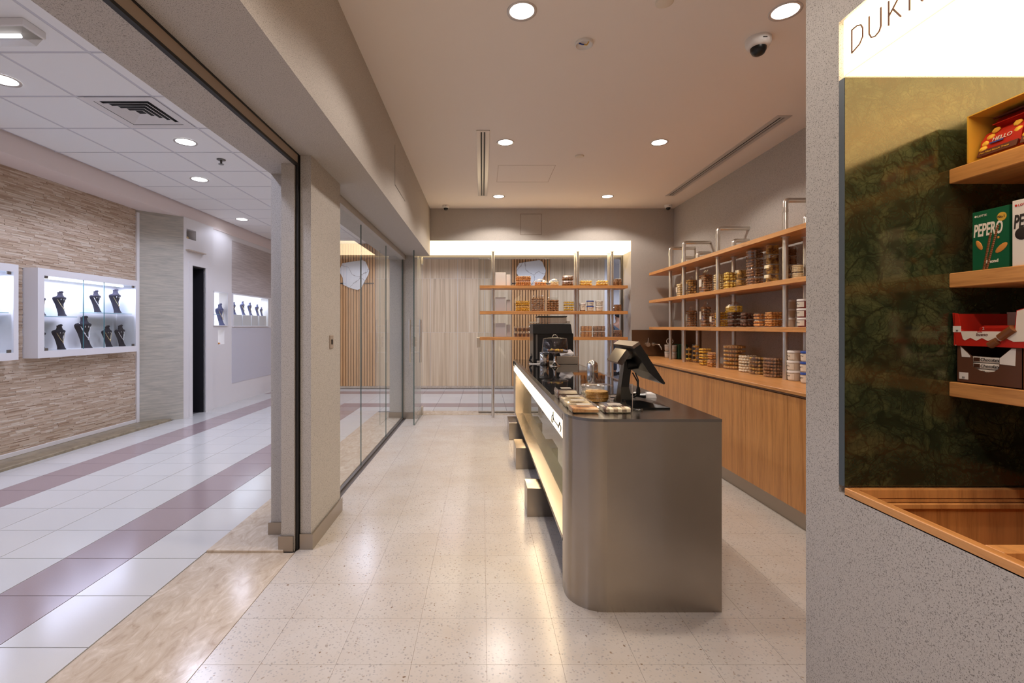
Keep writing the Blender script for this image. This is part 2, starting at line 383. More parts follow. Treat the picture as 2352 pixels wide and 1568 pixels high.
MB().box(-1.66, 2.87, -.02, -1.2, 5.2, .016, bev=.003).build('raised_threshold_slab', M['travertine_floor'], fc)
MB().box(-1.66, 5.203, -.02, -1.2, 7.5, .016, bev=.003).build('raised_threshold_slab', M['travertine_floor'], fc)
MB().box(-1.2, 7.34, -.02, 2.3, 7.68, .006, bev=.002).build('threshold_slab', M['travertine_floor'], fc)
MB().box(-4.9, -2.6, -.02, -4.5, 6.9, .03, bev=.005).build('stone_curb', M['curb'], fc)
# ---- ceilings
struct(MB().box(-.79, -2.6, CZ, 3.3, 7.2, CZ+.12).build('ceiling', M['ceiling']))
kc = struct(MB().box(-4.9, -2.6, KZ+.03, -1.3, 10.6, KZ+.15).box(-1.35, 7.66, KZ+.03, 6, 10.6, KZ+.15).box(2.75, 10.6, KZ+.03, 6, 15, KZ+.15).build('ceiling', M['white']))
M['ctile'] = plain('mineral_tile', (240, 239, 238), .9)
ctl = None
for j in range(-6, 13):
    y = 3.16+.605*j
    for k in range(-8, 5):
        x = -2.61+.605*k
        if x > -1.5 and y < 7.0: continue
        if x < -4.5: continue
        if k == -1 and j == 1: continue
        if y > 10.2: continue
        if ctl is None: ctl = MB().box(.012, .012, KZ-.002, .593, .593, KZ+.02).build('ceiling_tile', M['ctile'], kc); o = ctl
        else: o = ctl.copy(); COL.objects.link(o)
        o.location = (x, y, 0)
g = MB()
for k in range(-3, 13): g.box(-2.61+.605*k-.012, -2.6, KZ+.0, -2.61+.605*k+.012, 10.6, KZ+.03) if k < 3 else g.box(-2.61+.605*k-.012, 7.7, KZ, -2.61+.605*k+.012, 10.6, KZ+.03)
for j in range(-8, 13): g.box(-4.5, 3.16+.605*j-.012, KZ, -1.36 if 3.16+.605*j < 7.6 else 6, 3.16+.605*j+.012, KZ+.028) if False else g.box(-4.5, 3.16+.605*j-.012, KZ+.0012, -1.36 if 3.16+.605*j < 7.6 else 6, 3.16+.605*j+.012, KZ+.0285)
g.build('ceiling_grid', plain('grid_white', (206, 204, 210), .4), kc)
# ---- left header beam, pilasters, glass front
wl = struct(MB().box(-1.13, -2.6, 2.41, -.78, 7.1, 3.3).box(-1.37, -2.6, 2.35, -1.135, 7.52, 3.4).build('wall_left', M['plaster']))
struct(MB().box(-1.135, -2.6, 2.352, -1.124, 2.93, 2.41).build('trim_1', M['bronze']))
struct(MB().box(-1.142, -2.6, 2.340, -1.121, 2.93, 2.353).box(-1.132, -2.6, 2.404, -1.118, 2.93, 2.4105).build('trim_2', M['black_gap']))
struct(MB().box(-.7785, 4.25, 2.63, -.7805, 4.8, 2.97).build('trim_3', M['plaster']))
p = MB()
for a in ((4.245, 2.62, 4.25, 2.98), (4.8, 2.62, 4.805, 2.98), (4.245, 2.62, 4.805, 2.625)): p.box(-.781, a[0], a[1], -.7792, a[2], a[3])
struct(p.build('trim_4', M['black_gap']))
pl = struct(MB().box(-1.37, 3.09, 0, -1.05, 3.52, 2.41).box(-1.115, 2.92, 0, -1.05, 3.09, 2.41).box(-1.22, 2.89, 0, -1.14, 3.09, 2.36).build('wall_left', M['plaster']))
MB().box(-1.14, 2.96, 0, -1.115, 3.09, 2.41).box(-1.134, 2.90, 0, -1.122, 2.965, 2.41).build('glass_slot', M['black_gap'], pl)
MB().box(-1.1395, 2.895, 0, -1.136, 2.93, 2.36).build('slot_trim', M['plinth'], pl)
PH = .095
q = MB().box(-1.385, 3.08, 0, -1.22, 3.086, PH).box(-1.385, 3.0862, 0, -1.371, 3.53, PH).box(-1.115, 2.908, 0, -1.0462, 2.916, PH).box(-1.046, 2.908, 0, -1.035, 3.53, PH).box(-1.232, 2.876, 0, -1.143, 2.885, PH).box(-1.232, 2.8852, 0, -1.222, 3.0795, PH).box(-1.17, 3.522, 0, -1.0462, 3.53, PH)
struct(q.build('baseboard_left', M['plinth']))
sw = thing('light_switch', 'small dark metal switch plate on the beige pilaster', 'switch', (-1.05, 3.305, 1.255))
MB().box(-1.05, 3.27, 1.21, -1.043, 3.34, 1.30, bev=.002).build('plate', M['bronze'], sw)
MB().box(-1.044, 3.292, 1.238, -1.039, 3.318, 1.272, bev=.001).build('rocker', M['black'], sw)
pl2 = struct(MB().box(-1.37, 7.05, 0, -.965, 7.5, 2.41).box(-1.36, 7.06, 2.412, -1.0, 7.52, 3.3).build('wall_left', M['plaster']))
struct(MB().box(-1.38, 7.038, 0, -.955, 7.049, PH).box(-.964, 7.0492, 0, -.955, 7.5, PH).box(-1.38, 7.0492, 0, -1.371, 7.5, PH).build('baseboard_left', M['plinth']))
def pane(name, x0, y0, z0, x1, y1, z1, edges, par=None):
    o = MB().box(x0, y0, z0, x1, y1, z1).build(name, M['glass'], par)
    return o
ys = [3.525, 4.63, 5.83, 7.03]
for k in range(3):
    wd = struct(pane('window_%d' % (k+1), -1.186, ys[k]+.002, .012, -1.174, ys[k+1]-.002, 2.40, 0))
    MB().box(-1.1865, ys[k+1]-.0025, .012, -1.1735, ys[k+1]-.0005, 2.40).build('glass_edge', M['glass_edge'], wd)
struct(MB().box(-1.195, 3.52, 0, -1.165, 7.045, .014).box(-1.195, 3.52, 2.396, -1.165, 7.045, 2.41).box(-1.193, 7.03, 0, -1.167, 7.046, 2.41).build('trim_5', M['alu']))
# ---- back wall with opening
wb = struct(MB().box(-.79, 7.1, 2.64, 2.213, 7.5, 3.3).box(2.213, 7.1, 0, 3.3, 7.7, 3.3).box(-1.37, 7.53, 2.45, 2.3, 7.7, 3.4).build('wall_back', M['plaster']))
struct(MB().box(-1.0, 7.50, 2.45, 2.21, 7.53, 2.485).box(2.18, 7.5, 0, 2.212, 7.53, 2.45).build('trim_6', M['alu']))
p = MB(); a0, a1, b0, b1 = X(1195,7.1), X(1244,7.1), Z(539,7.1), Z(491,7.1)
for (xa, za, xb, zb) in ((a0, b0, a1, b0+.005), (a0, b1-.005, a1, b1), (a0, b0, a0+.005, b1), (a1-.005, b0, a1, b1)): p.box(xa, 7.097, za, xb, 7.101, zb)
struct(p.build('trim_7', plain('panel_joint', (120, 106, 92), .8)))
p = MB(); a0, a1, b0, b1 = .172, .80, 5.20, 5.80
for (xa, ya, xb, yb) in ((a0, b0, a1, b0+.005), (a0, b1-.005, a1, b1), (a0, b0, a0+.005, b1), (a1-.005, b0, a1, b1)): p.box(xa, ya, CZ-.002, xb, yb, CZ+.002)
struct(p.build('trim_8', plain('hatch_joint', (196, 180, 168), .8)))
lb = thing('light_box', 'long glowing cream light box across the top of the back glass wall', 'light box', (-.965, 7.1, 2.487))
MB().box(-.962, 7.102, 2.487, 2.209, 7.50, 2.638).build('diffuser', M['lightbox'], lb)
wn = struct(pane('window_4', -.06, 7.51, .02, 2.18, 7.522, 2.45, 0))
MB().box(1.03, 7.509, .02, 1.034, 7.523, 2.45).build('glass_edge', M['glass_edge'], wn)
MB().box(-.062, 7.509, .02, -.060, 7.523, 2.45).build('glass_edge', M['glass_edge'], wn)
MB().box(-.09, 7.49, 1.03, -.03, 7.54, 1.19, bev=.004).build('strike_box', M['steel_pipe'], wn)
MB().box(-.06, 7.505, 0, 2.18, 7.527, .022).build('bottom_channel', M['alu'], wn)
# open glass door
dr = struct(thing('door_1', 'x', 'x', (-.94, 7.48, 0)))
for k_ in ('label', 'category'): del dr[k_]
MB().box(-.946, 6.55, .012, -.934, 7.46, 2.43).build('glass_leaf', M['glass'], dr)
MB().box(-.9465, 6.546, .012, -.9335, 6.55, 2.43).box(-.9465, 6.55, 2.428, -.9335, 7.46, 2.431).box(-.9465, 6.55, .010, -.9335, 7.46, .013).build('glass_edge', M['glass_edge'], dr)
MB().box(-.958, 7.36, .005, -.922, 7.48, .12, bev=.004).box(-.958, 7.39, 2.33, -.922, 7.48, 2.44, bev=.004).build('pivot_patch', M['steel_pipe'], dr)
for s in (-1, 1):
    x = -.94+s*.075
    MB().tube([(x, 6.66, .86), (x, 6.66, 1.46)], .016, 12).tube([(x, 6.66, 1.0), (-.94, 6.66, 1.0)], .008).tube([(x, 6.66, 1.37), (-.94, 6.66, 1.37)], .008).build('door_handle', M['steel_pipe'], dr)
MB().box(-.962, 6.552, 1.08, -.918, 6.63, 1.22, bev=.004).tube([(-.975, 6.59, 1.15), (-.905, 6.59, 1.15)], .012).build('lock', M['steel_pipe'], dr)
# ---- right wall, splashback
struct(MB().box(2.85, -2.6, 0, 3.1, 7.1, 3.3).build('wall_right', M['plaster']))
struct(MB().box(-4.9, -2.75, 0, 3.3, -2.6, 3.4).build('wall_front', plain('pale_wall', (180, 168, 156), .8)))
sp = thing('splashback', 'brown bronze steel splashback panel on the back wall behind the taps', 'splashback', (2.53, 7.1, .92))
MB().box(2.224, 7.085, .925, 2.849, 7.099, 1.312, bev=.002).build('panel', M['splash'], sp)
MB().box(2.838, 6.2, .925, 2.849, 7.084, 1.312, bev=.002).build('side_panel', M['splash'], sp)
tp = thing('wall_tap', 'brushed steel wall tap with curved spout on the bronze splashback', 'tap', (2.44, 7.085, 1.15))
def P3(u, v, Y): return (X(u, Y), Y, Z(v, Y))
s0 = P3(1501, 790, 7.08)
MB().lathe([(.028, 0), (.028, .012)], (0,0,0), 16).build('rose', M['steel_pipe'], tp, world=False).matrix_basis = Matrix.Translation((s0[0]-2.44, 0, s0[2]-1.15)) @ Matrix.Rotation(math.pi/2, 4, 'X')
MB().tube([(s0[0], 7.08, s0[2]), (s0[0]+.01, 6.98, s0[2]), (s0[0]+.03, 6.92, s0[2]-.004), (s0[0]+.05, 6.9, s0[2]-.05), (s0[0]+.052, 6.9, s0[2]-.075)], .011, 10).build('spout', M['steel_pipe'], tp)
mxr = thing('tap_mixer', 'round steel mixer knob with upright lever left of the wall tap', 'tap', (2.42, 7.085, 1.14))
s1 = P3(1486, 791, 7.08)
MB().tube([(s1[0], 7.0845, s1[2]), (s1[0], 7.02, s1[2])], .032, 16).build('knob', M['steel_pipe'], mxr)
MB().tube([(s1[0], 7.04, s1[2]), (s1[0]+.005, 7.035, s1[2]+.1)], .007, 8).build('lever', M['steel_pipe'], mxr)
# ---- right wall access trims and near right niche wall
nX, nY = 1.102, 1.45
nw = struct(MB().box(nX, nY+.024, 0, 2.85, 1.624, 3.2).box(nX, -1.6, 0, 1.83, nY+.024, .58).box(nX, -1.6, .58, nX+.012, nY+.024, .85).box(nX, -1.6, 2.3, 1.83, nY+.024, 3.2)
            .box(1.80, -1.6, .58, 1.83, nY+.024, 2.3).box(nX, -1.8, 0, 1.83, -1.6, 3.2).build('wall_right', M['plaster']))
mp_ = MB().box(nX+.001, nY, .874, 1.80, nY+.023, 2.118).build('marble_panel', M['marble_green'], nw)
MB().box(nX-.0005, nY+.001, .874, nX+.0015, nY+.0225, 2.118).build('panel_edge', M['marble_edge'], mp_)
MB().box(1.785, -1.6, .874, 1.80, nY, 2.118).build('marble_panel', M['marble_green'], nw)
nl = thing('sign_light_box', 'glowing white shop sign box above the green marble niche', 'light box', (nX, .4, 2.122))
MB().box(nX-.002, -1.6, 2.122, 1.80, nY+.001, 2.293, bev=.003).build('diffuser', M['lightbox'], nl)
def ysign(u): return (nX-.002)*F/(u-U0)
def stroke(m, pts, r=.0022):                     # polyline letter stroke on the sign face, px -> face
    m.tube([(nX-.004, ysign(u), H+(V0-v)*ysign(u)/F) for u, v in pts], r, 6); return m
LT = []
lt = MB(); LT.append(lt)
stroke(lt, [(1958,69),(1958,122)]); stroke(lt, [(1958,69),(1970,59),(1979,57),(1983,64),(1983,84),(1976,101),(1958,122)])
lt = MB(); LT.append(lt); stroke(lt, [(1998,38),(1998,78),(2003,86),(2012,83),(2021,72),(2025,60),(2025,17)])
lt = MB(); LT.append(lt); stroke(lt, [(2043,3),(2043,59)]); stroke(lt, [(2043,38),(2066,-6)]); stroke(lt, [(2052,20),(2071,38)])
lt = MB(); LT.append(lt); stroke(lt, [(2091,-38),(2091,24)]); stroke(lt, [(2091,0),(2112,-52)]); stroke(lt, [(2101,-18),(2121,2)])
M['letters'] = plain('bronze_letters', (110, 72, 50), .5)
for lt in LT: lt.build('letter', M['letters'], nl)
MB().tube([(nX-.001, -1.6, 2.1225), (nX-.001, nY, 2.1225)], .0022, 6).build('edge_seam', emit('warm_seam', (1, .72, .45), .95), nl)
# niche bins and shelves
nb = thing('niche_bin', 'oak storage bin with moulded inner panels below the green marble niche', 'bin', (nX, .4, .58))
MB().box(nX+.0, -1.5, .845, nX+.026, nY, .871, bev=.002).build('front_rail', M['oak_y'], nb)
MB().box(nX+.026, nY-.02, .845, 1.78, nY, .871, bev=.001).box(nX+.026, nY-.012, .62, 1.78, nY, .845).box(nX+.05, nY-.03, .815, 1.78, nY-.012, .832, bev=.003).box(nX+.05, nY-.022, .835, 1.78, nY-.012, .842).build('end_panel', M['oak_z'], nb)
MB().box(nX+.026, 1.03, .845, 1.78, 1.07, .871, bev=.001).box(nX+.026, 1.035, .62, 1.78, 1.06, .845).box(nX+.05, 1.012, .815, 1.78, 1.035, .832, bev=.003).build('divider', M['oak_z'], nb)
MB().box(nX+.012, -1.5, .60, 1.79, nY, .62).build('bottom_panel', M['oak_y'], nb)
MB().box(1.765, -1.5, .62, 1.785, nY, .874).build('back_panel', M['oak_z'], nb)
sx = 1.4195
for nmz, zt, lbl in (('a', 1.837, 'topmost oak shelf in the green marble niche, holding a yellow carton'), ('b', 1.522, 'middle oak shelf in the green marble niche, holding biscuit stick boxes'), ('c', 1.193, 'lowest oak shelf in the green marble niche, holding chocolate cartons')):
    tag(MB().box(sx, -1.5, zt-.044, 1.785, nY-.001, zt, bev=.002).build('niche_shelf', M['oak_y']), lbl, 'shelf', 'oak shelves in the niche')
# ---- corridor left wall
def holed(m, x0, x1, y0, y1, z0, z1, holes):
    yy = sorted({y0, y1}|{h[0] for h in holes}|{h[1] for h in holes}); zz = sorted({z0, z1}|{h[2] for h in holes}|{h[3] for h in holes})
    for a, b in zip(yy, yy[1:]):
        for c, d in zip(zz, zz[1:]):
            if any(h[0] <= (a+b)/2 <= h[1] and h[2] <= (c+d)/2 <= h[3] for h in holes): continue
            m.box(x0, a, c, x1, b, d)
    return m
cw = struct(holed(MB(), -5.0, -4.83, -2.6, 6.63, 0, 3.2, [(3.3, 4.78, 1.04, 1.97), (5.01, 6.45, 1.04, 1.97)]).build('wall_left', M['stripewall']))
def strips():
    tones = [(204,184,164),(194,172,150),(188,165,142),(212,197,179),(176,151,128),(199,178,156)]
    mats = [plain('split_stone_%s' % n, c, .8) for n, c in zip(('a','b','c','d','e','f'), tones)]
    m = MB(); z = .075; rr = random.Random(3); hs = [(3.28, 4.80), (4.99, 6.47)]
    while z < 3.0:
        h = rr.choice((.010, .012, .015)); y = 2.6+rr.random()*.1
        while y < 6.6:
            l = rr.uniform(.05, .24); y1 = min(y+l, 6.615)
            zc = z+h/2; segs = [(y, y1)]
            if 1.03 < zc < 1.975:
                for a, b in hs:
                    ns = []
                    for s, e in segs:
                        if e <= a or s >= b: ns.append((s, e)); continue
                        if s < a: ns.append((s, a))
                        if e > b: ns.append((b, e))
                    segs = ns
            d = rr.uniform(-.004, .004)
            for s, e in segs:
                if e-s > .01: m.box(-4.83, s, z, -4.812+d, e-.001, z+h-.001, rr.randrange(6))
            y = y1
        z += h
    return m.build('split_stone_strips', mats, cw, kind='stuff')
strips()
struct(MB().box(-4.835, -2.6, .03, -4.80, 6.63, .075, bev=.003).box(-4.83, 6.615, .03, -4.79, 6.66, 2.95).build('baseboard_left', M['white']))
struct(MB().prism([(-4.83, 6.64), (-4.42, 7.05), (-4.6, 7.2), (-5.1, 6.9), (-5.1, 6.64)], 0, 2.984).build('wall_left', M['wallpaper']))
struct(MB().box(-5.0, -2.6, 2.985, -4.46, 10.6, 3.4).build('wall_left', plain('bulkhead_paint', (232, 218, 212), .7)))
struct(holed(MB(), -4.62, -4.42, 7.052, 7.83, 0, 2.99, [(7.25, 7.60, 0, 2.29), (7.12, 7.36, 2.68, 2.83)]).build('wall_left', M['white']))
struct(MB().box(-4.66, 7.24, 0, -4.63, 7.62, 2.30).box(-4.61, 7.251, 2.27, -4.44, 7.59, 2.288).box(-4.61, 7.59, 0, -4.44, 7.598, 2.288).build('door_2', M['darkdoor']))  # dark sheets put the shade of the unlit opening into the colour
struct(MB().box(-4.43, 7.175, 0, -4.405, 7.25, 2.289).box(-4.43, 7.60, 0, -4.405, 7.66, 2.289).box(-4.43, 7.175, 2.29, -4.405, 7.66, 2.34).build('trim_9', M['white']))
jw = tag(MB().ell((-4.53, 7.22, 2.71), .03, .05, .02).ell((-4.5, 7.27, 2.71), .02, .03, .03).build('gilt_ornament', M['gold']), 'small gilt ornament in the high square niche over the dark doorway', 'ornament')
MB().box(-4.62, 7.12, 2.68, -4.58, 7.36, 2.83).build('wall_niche_back', plain('niche_beige', (190, 176, 158), .8))
struct(bpy.data.objects['wall_niche_back'])
ledge = tag(MB().box(-4.42, 7.10, 2.50, -4.37, 7.55, 2.515).build('slim_ledge', plain('beige_ledge', (196, 180, 164), .7)), 'slim beige ledge over the dark doorway below the gilt niche', 'ledge')  # ledge in one plain beige
hl = [(7.90, 8.36, 1.38, 1.95), (8.06, 8.26, 1.06, 1.31), (8.52, 9.95, 1.37, 1.94)]
w4 = struct(holed(MB(), -4.62, -4.47, 7.83, 10.6, 0, 3.0, hl).build('wall_left', M['white']))
MB().box(-4.471, 8.5, 1.97, -4.462, 10.4, 2.9).build('cladding', M['stripewall'], w4)
MB().box(-4.471, 8.5, .35, -4.464, 10.4, 1.34).build('cladding', plain('pale_blue_cladding', (200, 198, 204), .8), w4)
struct(MB().box(-4.8, 7.9, 1.0, -4.62, 10.0, 2.0).build('wall_left', emit('glowing_case_back', (.86, .9, 1), .9)))  # panel glows by itself to stand in for light inside the far cases
# ---- far travertine wall
fw = struct(MB().box(-4.9, 10.53, 0, 2.75, 10.7, 3.3).box(2.6, 10.531, 0, 2.75, 14.2, 3.3).box(6, 7.6, 0, 6.1, 15, 3.3).box(2.75, 14.2, 0, 6.1, 14.3, 3.3).box(2.3, 7.53, 0, 6.1, 7.7, 3.3).build('wall_back', M['white']))
zz = [(.055, 1.233), (1.237, 2.415), (2.419, 3.18)]
for a, b in [(-4.75,-4.16),(-4.157,-3.305),(-2.35,-1.75),(-1.747,-1.15),(-1.147,-.549),(-.545,.046),(.05,.638),(1.492,2.088),(2.092,2.69)]:
    for c, d in zz: MB().box(a+.002, 10.5, c, b-.002, 10.53, d).build('stone_panel', M['travertine'], fw)
MB().box(-4.75, 10.5015, 0, 2.7, 10.529, 3.18).build('joint_backing', plain('pale_joint', (214, 208, 200), .8), fw)
for a, b in ((-3.30, -2.353), (.642, 1.49)):
    MB().box(a, 10.50, .055, b, 10.515, 3.18).build('slat_backing', M['slat_back'], fw)
    n = int(round((b-a)/.0585)); st = (b-a)/n; s0_ = None
    for k in range(n):
        if s0_ is None: s0_ = MB().box(0, 10.465, .055, st*.70, 10.50, 3.18).build('slat', M['slat'], fw); o = s0_
        else: o = s0_.copy(); COL.objects.link(o)
        o.location = (a+st*k+.008, 0, 0)
struct(MB().box(-4.75, 10.46, 0, 2.7, 10.499, .052, bev=.003).build('baseboard_back', M['travertine_floor']))
def slab(cx, lbl):
    t = thing('marble_slab', lbl, 'wall decoration', (cx, 10.44, 2.49), 'irregular white marble slabs on the slats')
    k = 10.43/F; ox = 1219
    pts = [(u-ox, v-632) for u, v in ((1186,616),(1191,604),(1216,600),(1238,597),(1245,601),(1253,621),(1251,630),(1234,662),(1226,666),(1208,661),(1193,654),(1192,638),(1186,627))]
    poly = [(cx+a*k, 2.484-b*k) for a, b in pts]
    sh = [(cx+(x-cx)*.985, 2.484+(z-2.484)*.985) for x, z in poly]
    m = MB(); n = len(poly)
    m.rings([[(x, 10.45, z) for x, z in poly], [(x, 10.435, z) for x, z in poly], [(x, 10.43, z) for x, z in sh]], 0, False)
    m.build('slab', M['marble_white'], t)
    MB().box(cx-.42, 10.448, 2.30, cx+.42, 10.463, 2.32).build('mounting_bar', M['black_matte'], t)
slab(1.065, 'irregular white marble slab on the slats seen above the hanging shelf'); slab(-2.80, 'irregular white marble slab on the slats seen through the left glass front')
# ================================================================= CEILING FITTINGS
def downlight(x, y, z, mt, rad, lbl, grp):
    t = thing('downlight', lbl, 'ceiling light', (x, y, z), grp)
    MB().lathe([(rad, -.002), (rad*1.22, -.006), (rad*1.24, 0)], (x, y, z), 28, cap0=False, cap1=False).build('ring', M['lamp_ring'], t)
    MB().lathe([(rad*.99, -.001), (rad*.9, .004)], (x, y, z), 28, cap0=False).lathe([(rad, -.0015), (.001, -.0018)], (x, y, z), 28, cap1=False, cap0=False).build('lens', mt, t)
names = {(.22,2.66): 'left round downlight nearest the camera in the shop ceiling', (1.69,2.66): 'right round downlight beside the near dome camera', (.22,4.555): 'round downlight beside the left slot vent', (1.69,4.555): 'round downlight beside the right slot vent', (.22,6.445): 'left round downlight closest to the back wall', (1.69,6.445): 'right round downlight closest to the back wall'}
for (x, y), l in names.items(): downlight(x, y, CZ, M['lamp'], .068, l, 'shop downlights')
cn = ['corridor downlight cut by the left edge of the photo', 'corridor downlight nearest the square air diffuser', 'corridor downlight just past the small sprinkler', 'farthest bright corridor downlight beyond the sprinkler', None, None, 'faint corridor downlight close to the pilaster edge', 'second faint corridor downlight by the pilaster', None, None, None, None, None, None]
for (x, y), l in zip(CORR_LAMPS, cn):
    if l: downlight(x, y, KZ-.004, M['lamp_cool'], .085, l, 'corridor downlights')
def dome(x, y, s, lbl):
    t = thing('dome_camera', lbl, 'security camera', (x, y, CZ), 'ceiling dome cameras')
    MB().lathe([(.072*s, 0), (.072*s, -.03*s), (.062*s, -.05*s), (.045*s, -.055*s)], (x, y, CZ), 28).build('housing', M['white_plastic'], t)
    MB().lathe([(.046*s, -.05*s), (.044*s, -.07*s), (.034*s, -.09*s), (.018*s, -.1*s), (.002, -.103*s)], (x, y, CZ), 24, cap0=False).build('dome', M['black'], t)
    MB().box(x-.012*s, y-.075*s, CZ-.03*s, x+.012*s, y-.070*s, CZ-.026*s).build('vent_slit', M['black'], t)
dome(1.69, 2.92, 1, 'white dome camera with dark lens nearest the niche wall'); dome(-.53, 6.92, .72, 'small dome camera in the left back ceiling corner'); dome(2.69, 6.9, .72, 'small dome camera in the right back ceiling corner')
t = thing('detector_base', 'open white detector base with loose wires on the shop ceiling', 'detector', (.63, 2.955, CZ))
MB().lathe([(.054, 0), (.054, -.018), (.049, -.018), (.047, -.006), (.001, -.006)], (.63, 2.955, CZ), 24).build('ring_base', M['white_plastic'], t)
MB().tube([(.60, 2.95, CZ-.008), (.615, 2.94, CZ-.02), (.63, 2.955, CZ-.012)], .004, 6).build('blue_wire', M['blue'], t)
MB().tube([(.63, 2.955, CZ-.012), (.645, 2.945, CZ-.02), (.655, 2.93, CZ-.008)], .004, 6).build('amber_wire', M['gold2'], t)
for x, y, l in ((1.0, 4.916, 'small round cream cover plate between the middle downlights'), (.985, 2.58, 'round cream cover plate at the top edge of the photo')):
    tag(MB().lathe([(.047, 0), (.047, -.008), (.04, -.011), (.001, -.012)], (x, y, CZ), 24).build('cover_plate', M['label']), l, 'cover plate', 'round ceiling plates')
def slot(xc, y0, y1, w_, lbl):
    t = thing('slot_vent', lbl, 'air vent', (xc, (y0+y1)/2, CZ), 'linear slot vents')
    h = w_/2
    MB().box(xc-h, y0, CZ-.006, xc-h+.036*w_/.12, y1, CZ).box(xc+h-.036*w_/.12, y0, CZ-.006, xc+h, y1, CZ).box(xc-h, y0-.03, CZ-.006, xc+h, y0, CZ).box(xc-h, y1, CZ-.006, xc+h, y1+.03, CZ).build('frame', M['alu2'], t)
    MB().box(xc-h*.35, y0, CZ-.001, xc+h*.35, y1, CZ+.001).build('dark_slots', M['black_gap'], t)  # black sheet in place of the shaded depth of the slots
    MB().box(xc-.007, y0, CZ-.006, xc+.007, y1, CZ-.001).build('centre_blade', M['alu2'], t)
M['alu2'] = plain('anodised_aluminium', (206, 200, 196), .3, .3)
slot(.005, 4.30, 6.38, .122, 'slot air vent left of the shop ceiling hatch'); slot(2.52, 4.0, 6.38, .122, 'slot air vent beside the right shop wall')
# corridor diffuser, sprinkler, emergency lamp
dx, dy = -2.61-.605/2, 3.765+.605/2
t = thing('air_diffuser', 'square four way air diffuser in the corridor tile ceiling', 'air vent', (dx, dy, KZ))
MB().box(dx-.29, dy-.29, KZ+.024, dx+.29, dy+.29, KZ+.029).build('plenum', M['black_gap'], t)  # black sheet stands in for the dark void behind the blades
def sqring(m, a, b, z0, z1):
    A = [(dx-a, dy-a, z0), (dx+a, dy-a, z0), (dx+a, dy+a, z0), (dx-a, dy+a, z0)]; B = [(dx-b, dy-b, z1), (dx+b, dy-b, z1), (dx+b, dy+b, z1), (dx-b, dy+b, z1)]
    m.add(A+B, [(0,1,5,4),(1,2,6,5),(2,3,7,6),(3,0,4,7)])
m = MB(); sqring(m, .295, .225, KZ-.004, KZ-.004); m.build('frame', M['white'], t)
for k in range(5):
    m = MB(); a = .225-k*.042; sqring(m, a-.026, a-.004, KZ+.009, KZ-.002); sqring(m, a-.004, a-.003, KZ-.002, KZ-.0005); sqring(m, a-.003, a-.025, KZ-.0005, KZ+.0105); m.build('blade', M['white'], t)
x, y = X(508, 1.80*F/380), 1.80*F/380
t = thing('sprinkler', 'small metal sprinkler head under the corridor ceiling', 'sprinkler', (x, y, KZ))
MB().lathe([(.045, 0), (.045, -.008), (.03, -.014)], (x, y, KZ), 16).build('escutcheon', M['alu'], t)
MB().lathe([(.012, -.012), (.01, -.05), (.028, -.052), (.028, -.056)], (x, y, KZ), 12).build('head', M['alu'], t)
t = thing('emergency_lamp', 'white emergency lamp with clear cover on the corridor ceiling', 'lamp', (-2.93, 2.86, KZ))
MB().box(-3.12, 2.80, KZ-.05, -2.70, 2.95, KZ, bev=.006).build('housing', M['white_plastic'], t)
MB().loft([(KZ-.10, -3.09, 2.825, -2.735, 2.925), (KZ-.05, -3.11, 2.81, -2.71, 2.94)]).build('cover', M['frost'], t)
MB().tube([(-3.07, 2.87, KZ-.07), (-2.78, 2.87, KZ-.07)], .012, 8).build('tube_lamp', M['tubelight'], t)
area((-2.6, 4.0, 3.1), (0, 0, 0), .01, .01, 0.0, COOL)
# ================================================================= COUNTER
dc = thing('display_counter', 'long stainless steel display counter with rounded corner, glass front and lit fascia', 'counter', (.78, 4.3, 0))
xl, xr, yn, yf, zt = .42, 1.14, 2.27, 6.40, .92
def foot(off=0, r=.175, n=14, y1=None):
    y1 = y1 or 2.62
    p = [(xr-off, yn+off)]
    rr = r-off; cx_, cy_ = xl+r, yn+r
    p += [(cx_+rr*math.cos(-math.pi/2-math.pi/2*k/n), cy_+rr*math.sin(-math.pi/2-math.pi/2*k/n)) for k in range(n+1)]
    p += [(xl+off, y1), (xr-off, y1)]
    return p
def cprism(m, poly, lo, hi, smn=14):
    n = len(poly); a = [(x, y, lo) for x, y in poly]; b = [(x, y, hi) for x, y in poly]
    for i in range(n): m.add([a[i], a[(i+1)%n], b[(i+1)%n], b[i]], [(0,1,2,3)], 0, False)
    m.add(a, [tuple(range(n))]); m.add(b, [tuple(range(n))]); return m
m = MB(); pts = foot(y1=2.50); n = len(pts)
a = [(x, y, 0) for x, y in pts]; b = [(x, y, zt-.014) for x, y in pts]
m.add(a[1:16]+b[1:16], [(i, i+1, 16+i, 15+i) for i in range(14)], 0, True)
m.add([a[0], a[1], b[1], b[0]], [(0,1,2,3)]); m.add([a[15], a[16], b[16], b[15]], [(0,1,2,3)]); m.add([a[16], a[17], b[17], b[16]], [(0,1,2,3)]); m.add([a[17], a[0], b[0], b[17]], [(0,1,2,3)])
m.build('end_panel', M['steel'], dc)
cprism(MB(), foot(-.001, y1=yf), zt-.014, zt).build('worktop', M['steel_top'], dc)
MB().box(.45, 3.10, zt, 1.105, yf-.05, zt+.0025).build('glass_top', M['topglass'], dc)
MB().box(xl-.001, 2.495, .872, xl+.02, yf, zt-.014).build('top_rim', M['steel'], dc)
fs = MB().box(xl, 2.497, .776, xl+.03, yf-.03, .872).build('light_fascia', M['lightstrip'], dc)
MB().box(.52, 2.50, .25, .528, yf-.12, .776).build('front_glass', M['tint'], dc)
MB().box(xl+.03, 2.5, .765, .55, yf, .776).build('fascia_return', M['steel'], dc)
MB().box(xl, 2.485, .24, xr-.02, yf, .262, bev=.002).build('display_shelf', M['steel'], dc)
